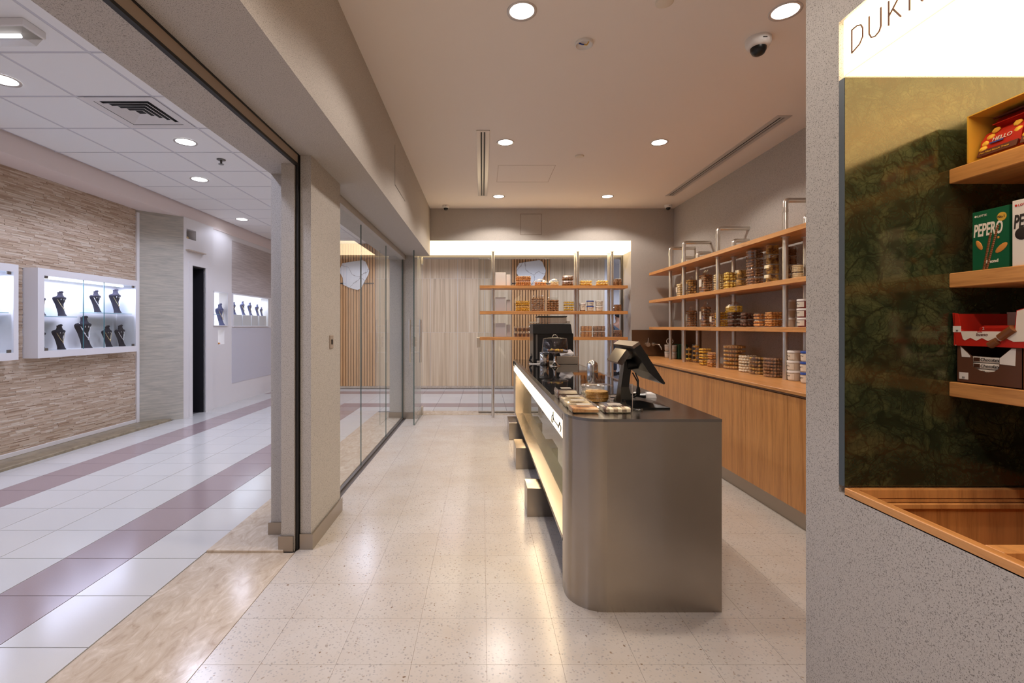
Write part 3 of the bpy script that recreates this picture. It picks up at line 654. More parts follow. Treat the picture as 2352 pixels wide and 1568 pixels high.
MB().box(xr-.03, 2.5, .24, xr, yf, zt-.014).build('rear_panel', M['steel'], dc)
MB().box(xl, yf-.35, .262, xr-.03, yf, .776).box(xl, yf-.001, .24, xr, yf+.0, zt-.02).build('far_panel', M['steel'], dc)
for i in range(3):
    y = 3.35+i*1.0
    MB().box(.56, y, .56, xr-.04, y+.96, .568).build('inner_shelf', M['tint'], dc)
for (u_, y0, y1) in ((0, 3.41, 3.62), (1, 4.55, 4.90), (2, 5.73, 6.15)):
    MB().box(.32, y0, 0, 1.02, y1, .205, bev=.002).build('foot_block', M['steel'], dc)
MB().box(.62, 2.5, 0, .66, yf-.1, .24).build('kick_plate', M['black_gap'], dc)
def fstroke(m, pts, r=.0022):
    f = [((xl-.002)*F/(u-U0)) for u, v in pts]
    m.tube([(xl-.003, y, Z(v, y)) for (u, v), y in zip(pts, f)], r, 6); return m
def cp(*a): return [(1140+q[0]*.2424, 880+q[1]*.2424) for q in a]
m = MB()
fstroke(m, cp((541,268),(540,320),(538,360),(530,372),(525,355),(528,310),(536,298),(543,330),(548,352),(565,372),(583,398),(589,412)), .0025)
m.build('letter', M['ink'], fs); m = MB(); fstroke(m, cp((588,424),(592,405),(596,385),(602,368),(606,380),(600,398)), .0025); m.build('letter', M['ink'], fs); m = MB(); fstroke(m, cp((608,396),(613,415),(613,435),(607,460)), .0025)
m.build('letter', M['ink'], fs)
fstroke(MB(), [(1180.5,829),(1180.5,840)], .012).build('letter', M['ink'], fs); fstroke(MB(), [(1183,832),(1183,844)], .010).build('letter', M['ink'], fs)
area((.485, 4.4, .762), (0, 0, 0), .05, 3.6, 9, (1, .74, .44))
area((.80, 4.4, .77), (0, 0, 0), .05, 3.6, 4, (1, .80, .56))
# ================================================================= RIGHT CABINETS + WORKTOP + SHELVING
units = [(2.26, 3.33, 'oak base cabinet nearest the speckled niche wall'), (3.33, 4.39, 'second oak base cabinet from the speckled niche wall, under the beaded sweet tubs'), (4.39, 5.45, 'oak base cabinet partly hidden by the counter end, under the yellow biscuit discs'), (5.45, 7.07, 'farthest oak base cabinet beside the bronze splashback')]
for y0, y1, l in units:
    t = thing('base_cabinet', l, 'cabinet', (2.13, (y0+y1)/2, 0), 'oak base cabinets along the right wall')
    MB().box(2.152, y0, .118, 2.849, y1, .885).build('body', M['oak_z'], t)
    MB().box(2.155, y0, 0, 2.80, y1, .116).build('plinth', M['plinth'], t)
    n = 2 if y1-y0 < 1.2 else 3; st = (y1-y0)/n
    for k in range(n): MB().box(2.13, y0+k*st+.0015, .12, 2.151, y0+(k+1)*st-.0015, .880, bev=.001).build('door', M['oak_z'], t)
wt = thing('oak_worktop', 'long oak worktop running along the right wall', 'worktop', (2.48, 4.6, .9))
MB().box(2.118, 1.63, .898, 2.849, 7.099, .921, bev=.002).build('top', M['oak_y'], wt)
MB().box(2.122, 1.63, .886, 2.849, 7.099, .898).build('edge_strip', plain('dark_walnut_edge', (92, 62, 42), .5), wt)
ws = thing('pipe_shelving', 'three tier oak and steel pipe shelving on the right wall', 'shelving', (2.64, 5, .92))
WZ = [2.146, 1.743, 1.357]
for z in WZ:
    MB().box(2.44, 1.63, z-.04, 2.80, 5.10, z, bev=.002).build('shelf', M['oak_y'], ws); MB().box(2.44, 5.102, z-.04, 2.80, 6.98, z, bev=.002).build('shelf', M['oak_y'], ws)
def elbow(x, y, zt_, xw, z0=.9212, r=.021):
    pts = [(x, y, z0)]+[(x, y, zt_-.024)]+[(x+.024-.024*math.cos(a), y, zt_-.024+.024*math.sin(a)) for a in [math.pi/8*k for k in range(1, 5)]]+[(xw, y, zt_)]
    m = MB().tube(pts, r, 12)
    for z in WZ: m.lathe([(r*1.7, -.044), (r*1.7, -.0405)], (x, y, z), 14)
    m.lathe([(r*1.12, 0), (r*1.12, .04)], (x, y, zt_-.10), 14, cap0=False, cap1=False)
    return m.build('pipe_post', M['steel_pipe'], ws)
for y in (3.965, 5.10, 5.96, 6.39, 2.7):
    elbow(2.52, y, 2.41, 2.852); elbow(2.69, y, 2.28, 2.852)
# hanging shelf at the back
hs = thing('hanging_shelf', 'three tier oak shelf on steel poles standing before the back glass', 'shelving', (1.05, 7.25, 1.2))
BZ = [1.972, 1.591, 1.205]
for z in BZ: MB().prism([(-.04, 7.06), (2.155, 7.06), (2.155, 7.28), (2.10, 7.40), (-.04, 7.40)], z-.043, z).build('shelf', M['oak_x'], hs)
for x in (.16, 1.43, 1.945):
    for y in (7.15, 7.34):
        m = MB().tube([(x, y, 0 if x < .5 else 0), (x, y, 2.486)], .021, 14).lathe([(.034, -.006), (.034, 0)], (x, y, 2.486), 14)
        for z in BZ: m.lathe([(.032, -.047), (.032, -.043)], (x, y, z), 14)
        m.build('pole', M['steel_pipe'], hs)
exec_goods = True
# ================================================================= PACKED GOODS
def fill(m, w_, d, z0, h, kind, sc=1.0, rnd=None):       # pieces of food inside a w x d x h block centred on 0,0
    rr = rnd or R
    if kind == 'flat':
        nz = max(2, int(h/.013)); nx = max(1, int(w_/.05)); ny = max(1, int(d/.05))
        for a in range(nx):
            for b_ in range(ny):
                for k in range(nz):
                    m.lathe([(min(w_/nx, d/ny)*.47, 0), (min(w_/nx, d/ny)*.47, h/nz*.8)], (-w_/2+(a+.5)*w_/nx+rr.uniform(-.002, .002), -d/2+(b_+.5)*d/ny+rr.uniform(-.002, .002), z0+k*h/nz), 10, sm=False)
        return
    s = {'round': .030, 'small': .022, 'long': .034, 'big': .04}[kind]*sc
    nx = max(1, round(w_/s)); ny = max(1, round(d/s)); nz = max(1, round(h/(s*.8)))
    for a in range(nx):
        for b_ in range(ny):
            if 0 < a < nx-1 and 0 < b_ < ny-1 and nz > 1: continue
            for k in range(nz):
                q = Euler((rr.uniform(-.5, .5), rr.uniform(-.5, .5), rr.uniform(0, 3))).to_matrix()
                m.ell((-w_/2+(a+.5)*w_/nx, -d/2+(b_+.5)*d/ny, z0+(k+.5)*h/nz), s*.60, s*.54 if kind != 'long' else s*.34, s*.36, 8, 4, rot=q)
def squig(m, x, y0, z, s, n=3, rr=None):                   # a short written word on the face at x
    rr = rr or R
    pts = [(x, y0-s*k/6, z+s*.12*math.sin(k*1.9+n)+(.1*s if k % 3 == 0 else 0)) for k in range(7)]
    m.tube(pts, s*.035, 4)
def pack(kind, name, label, cat, x, y, z, w_, d, h, fd, rz=0, group=None, lid=None, seed=None):
    """x,y,z base centre; w_ across (local x), d deep (local y); local front faces -y; rz turns it."""
    rr = random.Random(seed if seed is not None else int(x*1000+y*77+z*999))
    t = thing(name, label, cat, (x, y, z), group, rz); B = lambda mb, nme, mt, **k: mb.build(nme, mt, t, world=False, **k)
    if kind == 'clam':
        r = .012
        B(MB().rrect([(.001, w_*.86, d*.86, r), (h*.55, w_*.96, d*.96, r), (h*.56, w_, d, r)], cap1=False), 'tray', M['plastic'])
        B(MB().rrect([(h*.565, w_, d, r), (h*.60, w_*.95, d*.95, r), (h*.93, w_*.90, d*.90, r), (h*.99, w_*.80, d*.80, r)], cap0=False), 'lid', M['plastic'])
        m = MB(); fill(m, w_*.93, d*.93, .004, h*.90, fd[1], 1, rr); B(m, 'biscuits', FD[fd[0]], kind='stuff')
    elif kind == 'cup':
        n = 20
        B(MB().lathe([(w_*.40, .001), (w_*.47, h*.82)], n=n, cap1=False), 'cup', M['plastic'])
        B(MB().lathe([(w_*.50, h*.82), (w_*.50, h*.87), (w_*.44, h*.90), (w_*.43, h*.99)], n=n, cap0=False), 'lid', M['plastic'])
        m = MB(); fill(m, w_*.74, w_*.74, .004, h*.86, fd[1], 1, rr); B(m, 'biscuits', FD[fd[0]], kind='stuff')
    elif kind == 'disc':                                   # stacked rings of small rounds seen through a clear round tub
        n = 24
        B(MB().lathe([(w_/2, .001), (w_/2, h*.98)], n=n), 'tub', M['plastic'])
        rows = max(1, round(h/.03)) if fd[1] != 'row' else 1
        m = MB(); cnt = int(math.pi*w_/.030); rh = h/rows
        for j in range(rows):
            for k in range(cnt):
                a = 2*math.pi*(k+(j % 2)*.5)/cnt
                m.ell(((w_/2-.017)*math.cos(a), (w_/2-.017)*math.sin(a), rh*(j+.5)), .014, .014, min(.012, rh*.45), 7, 4)
        B(m, 'sweets', FD[fd[0]], kind='stuff')
        B(MB().lathe([(w_/2-.035, .002), (w_/2-.035, h*.9)], n=16), 'paper_core', FD[fd[0]])
    elif kind == 'tub':
        B(MB().lathe([(w_*.42, .001), (w_*.47, h*.80)], n=24), 'body', fd if not isinstance(fd, str) else M[fd])
        B(MB().lathe([(w_*.50, h*.79), (w_*.50, h*.97), (w_*.48, h), (.002, h)], n=24, cap0=False), 'lid', lid)
        R2 = w_*.445+.002; rr_ = []
        for zz_ in (h*.12, h*.72): rr_.append([(R2*math.sin(a)*(1 if zz_ < h*.3 else 1.06), -R2*math.cos(a)*(1 if zz_ < h*.3 else 1.06), zz_) for a in [(-1.0+2.0*k/10) for k in range(11)]])
        m = MB(); m.add(rr_[0]+rr_[1], [(i, i+1, 12+i, 11+i) for i in range(10)]); lb_ = B(m, 'paper_label', M['label'])
        m = MB(); pts = [(R2*1.09*math.sin(a), -R2*1.09*math.cos(a), h*.48+h*.07*math.sin(k*1.9+seed_(rr))+(h*.05 if k % 3 == 0 else 0)) for k, a in enumerate([-.45+.13*q for q in range(7)])]
        m.tube(pts, h*.018, 4); m.build('lettering', M['ink'], lb_, world=False)
    elif kind == 'bag':
        n = 14; rgs = []
        prof = [(.0, .62, .80), (.06, .90, .95), (.25, 1.0, 1.0), (.5, .98, .94), (.74, .90, .72), (.84, .80, .36), (.92, .86, .12), (1.0, .92, .05)]
        for f, a_, b_ in prof:
            rg = []
            for k in range(n):
                an = 2*math.pi*k/n; j = 1+rr.uniform(-.05, .05); ca, sa = math.cos(an), math.sin(an)
                e = .7; rg.append((w_/2*a_*math.copysign(abs(ca)**e, ca)*j, d/2*b_*math.copysign(abs(sa)**e, sa)*j, h*f*(1+rr.uniform(-.02, .02))+.001))
            rgs.append(rg)
        B(MB().rings(rgs, 0, False), 'bag', M['plastic'])
        m = MB(); fill(m, w_*.92, d*.84, .004, h*.80, fd[1], 1.15, rr); B(m, 'biscuits', FD[fd[0]], kind='stuff')
        if lid: B(MB().box(-w_*.22, -d*.54, h*.30, w_*.20, -d*.50, h*.62), 'paper_label', M['label'])
    elif kind == 'flatbag':
        n = 14; rgs = []
        for f, a_ in ((0, .7), (.15, .95), (.45, 1.0), (.75, .8), (1, .3)):
            rgs.append([(w_/2*a_*math.cos(2*math.pi*k/n)*(1+rr.uniform(-.06, .06)), d/2*a_*math.sin(2*math.pi*k/n), h*f*(1+rr.uniform(-.12, .05))+.001) for k in range(n)])
        B(MB().rings(rgs, 0, False), 'bag', M['plastic'])
        m = MB(); fill(m, w_*.7, d*.7, .003, h*.55, fd[1], 1, rr); B(m, 'biscuits', FD[fd[0]], kind='stuff')
        B(MB().tube([(-w_*.3, 0, h*.7), (-w_*.40, 0, h*.5), (-w_*.46, -.01, h*.25)], .010, 6, r1=.014), 'twisted_end', M['plastic'])
    elif kind == 'tray':                                   # flat clear box with a label
        B(MB().rrect([(.001, w_*.94, d*.94, .01), (h*.5, w_, d, .01), (h*.55, w_*1.02, d*1.02, .01)], cap1=False), 'tray', M['plastic'])
        B(MB().rrect([(h*.56, w_*1.02, d*1.02, .01), (h*.9, w_*.95, d*.95, .01), (h, w_*.9, d*.9, .01)], cap0=False), 'lid', M['plastic'])
        m = MB()
        nx, ny = fd[2]
        for a in range(nx):
            for b_ in range(ny):
                x0, y0 = -w_*.45+w_*.9*a/nx, -d*.45+d*.9*b_/ny
                m.box(x0+.001, y0+.001, .004, x0+w_*.9/nx-.0015, y0+d*.9/ny-.0015, h*.72+rr.uniform(-.003, 0), (a+b_) % 2 if fd[1] else 0, bev=.002)
        B(m, 'biscuits', [FD[fd[0]], FD[fd[1]]] if fd[1] else FD[fd[0]], kind='stuff')
        B(MB().box(-w_*.26, -d*.20, h+.0005, w_*.22, d*.16, h+.0012), 'paper_label', plain('clear_label', (190, 178, 160), .4))
    elif kind == 'card':
        B(MB().box(-w_/2, -d/2, 0, w_/2, d/2, h, bev=.002), 'carton', fd)
        B(MB().box(-w_/2-.001, -d/2+.004, h*.03, -w_/2+.001, d/2-.004, h*.97), 'side_flap', M['card_grey'])
    return t
def seed_(rr): return rr.uniform(0, 6)
ORD = ['lowest', 'second', 'third', 'fourth', 'fifth', 'sixth']
def lvl(k, n):
    return 'topmost' if k == n-1 and n > 1 else (ORD[k] if n > 1 else '')
def stackR(kind, name, what, cat, u0, u1, zb, vtop, n, fd, place, xf=2.548, dep=.118, lid=None, grp=None, wmin=.10):
    """goods on the right wall: front faces -x; photo columns u0..u1 give where the stack stands"""
    xb = xf+dep
    yN = xb*F/(u1-U0); yF = xf*F/(u0-U0)
    wy = max(wmin, yF-yN); yc = (yN+yF)/2
    h = (Z(vtop, yc)-zb)/n; dd = dep
    if kind == 'cup': wy = dd = min(.155, (u1-u0)*yc/F) if place.startswith(('beside the brown', 'beside the dark')) else .12
    for k in range(n):
        lab = (lvl(k, n)+' '+what+', '+place) if n > 1 else what+' '+place
        pack(kind, name, lab.strip(), cat, xf+dep/2, yc+R.uniform(-.003, .003), zb+k*h+.0005, wy*.98, dd, h*.995, fd, -math.pi/2, grp, lid, seed=int(u0*10+k))
z2, z3, z0 = WZ[1]+.001, WZ[2]+.001, .922
stackR('bag', 'biscuit_bag', 'small labelled bag of pale biscuits', 'bag', 1559, 1571, z2, 645, 1, ('pale', 'round'), 'between the two farthest pipe posts on the middle shelf', lid=1)
stackR('bag', 'biscuit_bag', 'clear labelled bag of dark biscuits', 'bag', 1575, 1600, z2, 634, 1, ('mix', 'round'), 'right of the second farthest post, middle shelf', lid=1)
stackR('bag', 'biscuit_bag', 'tallest bag of brown biscuits with label', 'bag', 1602, 1640, z2, 621, 1, ('brown', 'round'), 'on the middle wall shelf', lid=1)
stackR('clam', 'biscuit_box', 'clear box of pale yellow round biscuits', 'box', 1644, 1664, z2, 629, 2, ('pale', 'round'), 'just behind the second pipe post, middle shelf')
stackR('clam', 'biscuit_box', 'clear box of big yellow round biscuits', 'box', 1662, 1692, z2, 624, 2, ('yellow', 'big'), 'right of the second pipe post, middle shelf')
stackR('clam', 'biscuit_box', 'clear box of dark striped biscuits', 'box', 1690, 1719, z2, 619, 2, ('mix', 'flat'), 'next to the round tub tower, middle shelf')
stackR('cup', 'biscuit_tub', 'round clear tub of brown biscuits', 'tub', 1713, 1753, z2, 573, 4, ('brown', 'round'), 'beside the brown and yellow box tower, middle shelf')
stackR('clam', 'biscuit_box', 'clear box of brown and yellow biscuits', 'box', 1752, 1797, z2, 562, 4, ('mix', 'flat'), 'tower left of the near post, middle shelf')
stackR('clam', 'biscuit_box', 'clear box of layered biscuits', 'box', 1797, 1832, z2, 566, 4, ('brown', 'flat'), 'behind the near front post, middle shelf', xf=2.64, dep=.12)
stackR('cup', 'biscuit_tub', 'shallow clear tub of pale square biscuits', 'tub', 1813, 1852, z2, 607, 2, ('pale', 'flat'), 'right of the near front post, middle shelf')
stackR('cup', 'biscuit_tub', 'clear tub of pale biscuits', 'tub', 1852, 1890, z2, 601, 2, ('pale', 'flat'), 'cut by the niche wall, middle shelf')
stackR('bag', 'biscuit_bag', 'slumped bag of brown crackers with label', 'bag', 1575, 1600, z3, 704, 1, ('brown', 'round'), 'farthest on the lower wall shelf', lid=1)
stackR('bag', 'biscuit_bag', 'tall shiny bag of brown crackers', 'bag', 1606, 1636, z3, 693, 1, ('brown', 'big'), 'on the lower wall shelf left of the second post', lid=1)
stackR('bag', 'biscuit_bag', 'narrow bag with big white label', 'bag', 1640, 1650, z3, 712, 1, ('brown', 'round'), 'hidden partly behind the second post, lower shelf', lid=1)
stackR('clam', 'biscuit_box', 'clear box of mustard yellow biscuits', 'box', 1644, 1671, z3, 716, 2, ('gold', 'round'), 'under the yellow bag, lower shelf')
stackR('clam', 'biscuit_box', 'domed clear box of dark cookies', 'box', 1670, 1703, z3, 716, 2, ('dark', 'big'), 'left pair of dark cookies, lower shelf')
stackR('clam', 'biscuit_box', 'domed clear box of chocolate brown cookies', 'box', 1701, 1734, z3, 717, 2, ('dark', 'big'), 'right pair of dark cookies, lower shelf')
stackR('cup', 'biscuit_tub', 'tapered clear tub of orange biscuits', 'tub', 1731, 1760, z3, 719, 2, ('orange', 'round'), 'beside the dark cookies, lower shelf')
stackR('clam', 'biscuit_box', 'tall clear box of orange ring biscuits', 'box', 1757, 1797, z3, 716, 2, ('orange', 'round'), 'left of the near post, lower shelf')
yc = 2.62*F/565; t = pack('flatbag', 'biscuit_bag', 'bulging bag of yellow biscuits lying on top of the mustard biscuit boxes', 'bag', 2.60, 4.93, z3+.150, .26, .14, .11, ('mustard', 'round'), -math.pi/2)
stackR('tub', 'spread_tub', 'white lidded tub with paper label', 'tub', 1799, 1827, z3, 689, 3, 'tubbody', 'against the near post, lower shelf', lid=M['lidwhite'], dep=.11)
stackR('tub', 'spread_tub', 'white lidded dark red tub with paper label', 'tub', 1825, 1869, z3, 687, 3, 'redbody', 'right of the near post, lower shelf', lid=M['lidwhite'], xf=2.48, dep=.12)
# worktop goods
for k, (u, vt_) in enumerate(((1540.5, 798), (1554, 798))):
    Yc = 2.66*F/(u-U0)
    for j in range(2):
        t = thing('ceramic_cup', '%s speckled white ceramic cup of the %s pair on the far worktop' % (('lower', 'upper')[j], ('left', 'right')[k]), 'cup', (2.62, Yc, z0+.095*j), 'stacked ceramic cups')
        MB().lathe([(.034, 0), (.042, .012), (.044, .09), (.040, .09), (.037, .012), (.001, .01)], n=20).build('body', M['ceramic'], t, world=False)
        MB().lathe([(.0445, .062), (.0445, .068)], n=20, cap0=False, cap1=False).build('band', M['card_grey'], t, world=False)
t = thing('ceramic_cup', 'white ceramic cup lying on its side on the cup stacks', 'cup', (2.62, 6.6, z0+.19+.046), 'stacked ceramic cups')
c = MB().lathe([(.034, 0), (.044, .012), (.046, .10), (.038, .10), (.034, .02), (.001, .018)], n=20).build('body', M['ceramic'], t, world=False); c.rotation_euler = (math.radians(90), 0, math.radians(-25)); c.location = (0, .05, 0)
c2 = MB().lathe([(.033, .075), (.001, .076)], n=16).build('cup_inside', M['darkchoc'], t, world=False); c2.rotation_euler = c.rotation_euler; c2.location = c.location
tag(MB().box(2.66, 6.45, z0, 2.78, 6.62, z0+.20, bev=.008).build('storage_tin', M['greencan']), 'dark green tin half hidden behind the ceramic cups', 'tin')
tag(MB().lathe([(.012, 0), (.012, .02), (.025, .022), (.02, .035), (.002, .04)], (2.37, 6.9, z0), 14).build('sink_plug', M['green']), 'small green stopper below the wall tap', 'stopper')
def stackD(kind, name, what, cat, uc, wpx, zb, vb, vt_, n, fd, place, lid=None, x=None, w_=None):
    xc = x or 2.62; Y = xc*F/(uc-U0); w2 = w_ or wpx*Y/F*.85
    h = (vb-vt_)*Y/F/n
    for k in range(n):
        lab = (lvl(k, n)+' '+what+', '+place) if n > 1 else what+' '+place
        pack(kind, name, lab, cat, xc, Y, zb+k*h, w2, w2, h*.99, fd, -math.pi/2, None, lid, seed=int(uc*10+k))
stackD('disc', 'biscuit_tub', 'round clear tub of mustard biscuits', 'tub', 1582, 17, z0, 830, 797, 3, ('mustard', 'row'), 'beside the ceramic cups on the worktop', x=2.61)
stackD('disc', 'biscuit_tub', 'round clear tub of flat yellow biscuits', 'tub', 1598, 18, z0, 833, 792, 4, ('gold', 'row'), 'behind the yellow biscuit boxes on the worktop', x=2.64)
stackR('clam', 'biscuit_box', 'clear box of golden drop biscuits', 'box', 1607, 1632, z0, 799, 3, ('gold', 'round'), 'left of the second post on the worktop', xf=2.48)
stackR('clam', 'biscuit_box', 'small clear box of brown and gold biscuits', 'box', 1627, 1644, z0, 808, 2, ('orange', 'long'), 'touching the second post on the worktop', xf=2.46, dep=.08)
stackD('disc', 'sweet_disc', 'wide round tub of golden bead sweets', 'tub', 1687, 50, z0, 848, 793, 6, ('sesame', 'row'), 'right of the second post on the worktop', x=2.62, w_=.215)
stackD('disc', 'sweet_tub', 'round tub of cream bead sweets', 'tub', 1718, 48, z0, 851, 813, 2, ('cream', 'two'), 'left of the dark and gold ones, worktop', x=2.58, w_=.17)
stackD('disc', 'sweet_tub', 'round tub of dark and gold filled sweets', 'tub', 1742, 40, z0, 857, 817, 5, ('mix', 'row'), 'between cream and gold button sweets, worktop', x=2.56, w_=.16)
stackD('disc', 'sweet_tub', 'large round tub of gold button sweets', 'tub', 1777, 44, z0, 866, 822, 6, ('brown', 'row'), 'left of the near post on the worktop', x=2.55, w_=.165)
stackR('tub', 'spread_tub', 'white lidded cream tub', 'tub', 1810, 1838, z0, 805, 3, 'tubbody', 'right of the near post on the worktop', lid=M['lidwhite'], xf=2.485, dep=.105)
stackR('tub', 'spread_tub', 'blue lidded cream tub', 'tub', 1836, 1874, z0, 806, 3, 'tubbody', 'beside the niche wall edge on the worktop', lid=M['blue'], xf=2.46, dep=.12)
t = pack('tub', 'spread_jar', 'small glass jar with white lid in front of the blue lidded tubs', 'jar', 2.41, 2.41*F/(1866-U0), z0, .075, .075, .13, 'tubbody', -math.pi/2, None, M['lidwhite'], seed=5)
# back hanging shelf goods (front faces -y)
def stackB(kind, name, what, cat, u0, u1, zb, vtop, n, fd, place, d=.13, lid=None, Y=7.17, wmul=1.0):
    x0, x1 = X(u0, Y-d/2), X(u1, Y-d/2); w_ = x1-x0; h = (Z(vtop, Y-d/2)-zb)/n
    for k in range(n):
        lab = (lvl(k, n)+' '+what+', '+place) if n > 1 else what+' '+place
        pack(kind, name, lab, cat, (x0+x1)/2, Y, zb+k*h+.0005, w_*wmul, d, h*.99, fd, 0, None, lid, seed=int(u0*10+zb*100+k))
b1, b2, b3 = BZ[0]+.001, BZ[1]+.001, BZ[2]+.001
Mw, Mg = M['card_white'], M['card_grey']
for zb, v1, v2, mt, nme in ((b1, 625, 630, Mw, 'top'), (b2, 682.5, 688, Mg, 'middle'), (b3, 741.5, 745, Mg, 'bottom')):
    stackB('card', 'gift_box', 'larger plain %s upright gift box' % ('white' if mt is Mw else 'mauve grey'), 'box', 1138, 1161.5, zb, v1, 1, mt, 'on the %s tier of the hanging shelf' % nme, d=.06)
    stackB('card', 'gift_box', 'slim %s upright gift box' % ('white' if mt is Mw else 'mauve grey'), 'box', 1163.5, 1172, zb, v2, 1, mt, 'beside the bigger one, %s tier of the hanging shelf' % nme, d=.06, Y=7.2)
stackB('clam', 'biscuit_box', 'clear box of orange brown biscuits', 'box', 1184, 1221, b1, 633, 2, ('orange', 'round'), 'on the top hanging tier')
stackB('flatbag', 'biscuit_bag', 'left slumped bag of flat biscuits', 'bag', 1224, 1261, b1, 640, 1, ('orange', 'big'), 'on the top hanging tier')
stackB('flatbag', 'biscuit_bag', 'right slumped bag of flat biscuits', 'bag', 1262, 1288, b1, 639, 1, ('pale', 'big'), 'next to the double tub, top hanging tier', Y=7.14)
stackB('clam', 'biscuit_box', 'clear box of brown cookies', 'box', 1292, 1319, b1, 632, 2, ('brown', 'big'), 'left of the middle poles, top hanging tier')
stackB('clam', 'biscuit_box', 'domed box of yellow wafers right of the middle poles', 'box', 1333, 1362, b1, 643, 1, ('yellow', 'big'), 'on the top hanging tier')
stackB('clam', 'biscuit_box', 'domed box of yellow wafers left of the right poles', 'box', 1371, 1399, b1, 643, 1, ('yellow', 'big'), 'on the top hanging tier')
stackB('clam', 'biscuit_box', 'square box of brown crackers', 'box', 1412.5, 1430, b1, 639, 1, ('brown', 'flat'), 'at the right end of the top hanging tier')
stackB('clam', 'biscuit_box', 'clear box of yellow and brown drops', 'box', 1184, 1218, b2, 690, 2, ('gold', 'round'), 'on the middle hanging tier')
stackB('bag', 'biscuit_bag', 'clear bag of long brown eclairs', 'bag', 1221, 1252, b2, 677, 1, ('brown', 'long'), 'on the middle hanging tier')
stackB('bag', 'biscuit_bag', 'clear bag of round dark cookies', 'bag', 1257, 1285, b2, 682, 1, ('brown', 'big'), 'on the middle hanging tier')
stackB('clam', 'biscuit_box', 'small clear box of yellow tipped biscuits', 'box', 1296, 1320, b2, 691, 2, ('mustard', 'long'), 'left of the middle poles, middle hanging tier')
stackB('tub', 'honey_jar', 'brown jar with white lid and pale label', 'jar', 1332, 1347, b2, 695, 1, 'choc', 'on the middle hanging tier', d=.09, lid=M['lidwhite'])
stackB('tub', 'spread_tub', 'small tub with blue lid', 'tub', 1349, 1366, b2, 690, 2, 'tubbody', 'on the middle hanging tier', d=.11, lid=M['blue'])
stackB('tub', 'spread_tub', 'small tub with cream lid', 'tub', 1369, 1387, b2, 690, 2, 'tubbody', 'left of the right poles, middle hanging tier', d=.11, lid=M['lidwhite'])
stackB('clam', 'biscuit_box', 'clear box of stacked brown wafers', 'box', 1412.5, 1430, b2, 698, 1, ('brown', 'flat'), 'at the right end of the middle hanging tier')
stackB('tray', 'chocolate_box', 'long box of chocolate bars', 'box', 1181, 1218, b3, 749, 2, ('dark', 'brown', (7, 1)), 'left of the coffee machine, bottom hanging tier')
stackB('tray', 'chocolate_box', 'long box of dark chocolate bars half behind the coffee machine', 'box', 1219, 1250, b3, 750, 2, ('dark', 'brown', (6, 1)), 'bottom hanging tier')
stackB('clam', 'biscuit_box', 'clear box of spiced brown biscuits', 'box', 1335, 1362, b3, 748, 2, ('orange', 'flat'), 'right of the middle poles, bottom hanging tier')
stackB('clam', 'biscuit_box', 'clear box of dark brown biscuits', 'box', 1364, 1392, b3, 748, 2, ('brown', 'flat'), 'left of the right poles, bottom hanging tier')
stackB('clam', 'biscuit_box', 'rounded box of brown nuts', 'box', 1412.5, 1430, b3, 757, 1, ('brown', 'small'), 'at the right end of the bottom hanging tier')
# ================================================================= COUNTER TOP
ct0 = zt+.0005; cg = zt+.003
YM = 5.72
t = thing('coffee_machine', 'black coffee machine with glass bean hopper on the counter', 'coffee machine', (.87, 5.95, cg))
xa, xb = X(1225, YM), X(1317, YM)
MB().box(xa, YM, cg, xb, YM+.42, Z(765, YM), bev=.008).build('body', M['black'], t)
xc, xd = X(1224, YM-.02), X(1312, YM-.02)
MB().loft([(Z(766, YM), xc, YM-.03, xd+.01, YM+.40), (Z(745, YM), xc, YM-.03, xd-.005, YM+.40), (Z(743, YM), xc+.01, YM-.02, xd-.015, YM+.39)]).build('brew_head', M['black_matte'], t)
MB().box(xa+.03, YM-.003, cg+.05, xa+.05, YM, Z(768, YM)).build('side_rail', M['alu'], t)
MB().box(xa+.04, YM-.02, cg, xb-.04, YM-.001, cg+.03, bev=.003).build('drip_tray', M['steel_pipe'], t)
h0, h1 = Z(742, YM), Z(728, YM)
MB().box(X(1239, YM), YM+.02, h0, X(1302, YM), YM+.30, h1, bev=.005).build('bean_hopper', clear('smoky_hopper', (.62, .56, .52), 1.45, .1, .14), t)
MB().box(X(1236, YM), YM+.01, h1, X(1303, YM), YM+.31, h1+.014, bev=.003).build('hopper_lid', M['black_matte'], t)
MB().box(X(1218, YM), YM+.06, Z(741, YM), X(1235, YM), YM+.16, Z(739, YM)+.004).box(X(1303, YM), YM+.04, Z(742, YM), X(1311, YM), YM+.1, Z(736, YM), bev=.003).build('side_tray', M['steel_pipe'], t)
cx_, cyy = X(1274.5, 5.30), 5.30
t = thing('cake_stand', 'footed cake stand with clear dome and small pastries on the counter', 'cake stand', (cx_, cyy, cg))
zp = Z(809, 5.30)
MB().lathe([(.062, 0), (.06, .008), (.035, .02), (.018, .05), (.013, zp-cg-.05), (.02, zp-cg-.02), (.045, zp-cg-.006)], (cx_, cyy, cg), 28, cap1=False).build('foot', M['chrome'], t)
MB().lathe([(.02, -.006), (.135, -.003), (.148, .004), (.15, .008), (.13, .004), (.002, .002)], (cx_, cyy, zp), 36).build('plate', M['chrome'], t)
zd = Z(776, 5.30)
MB().lathe([(.146, .008), (.144, .03), (.132, zd-zp-.006), (.126, zd-zp), (.002, zd-zp+.01)], (cx_, cyy, zp), 36, cap0=False).build('dome', clear('smoky_dome', (.82, .82, .86), 1.5, 0, .03), t)
MB().tube([(cx_+.028*math.cos(a), cyy, zd+.006+.030*math.sin(a)) for a in [math.pi*k/8 for k in range(9)]], .005, 8).build('knob', M['chrome'], t)
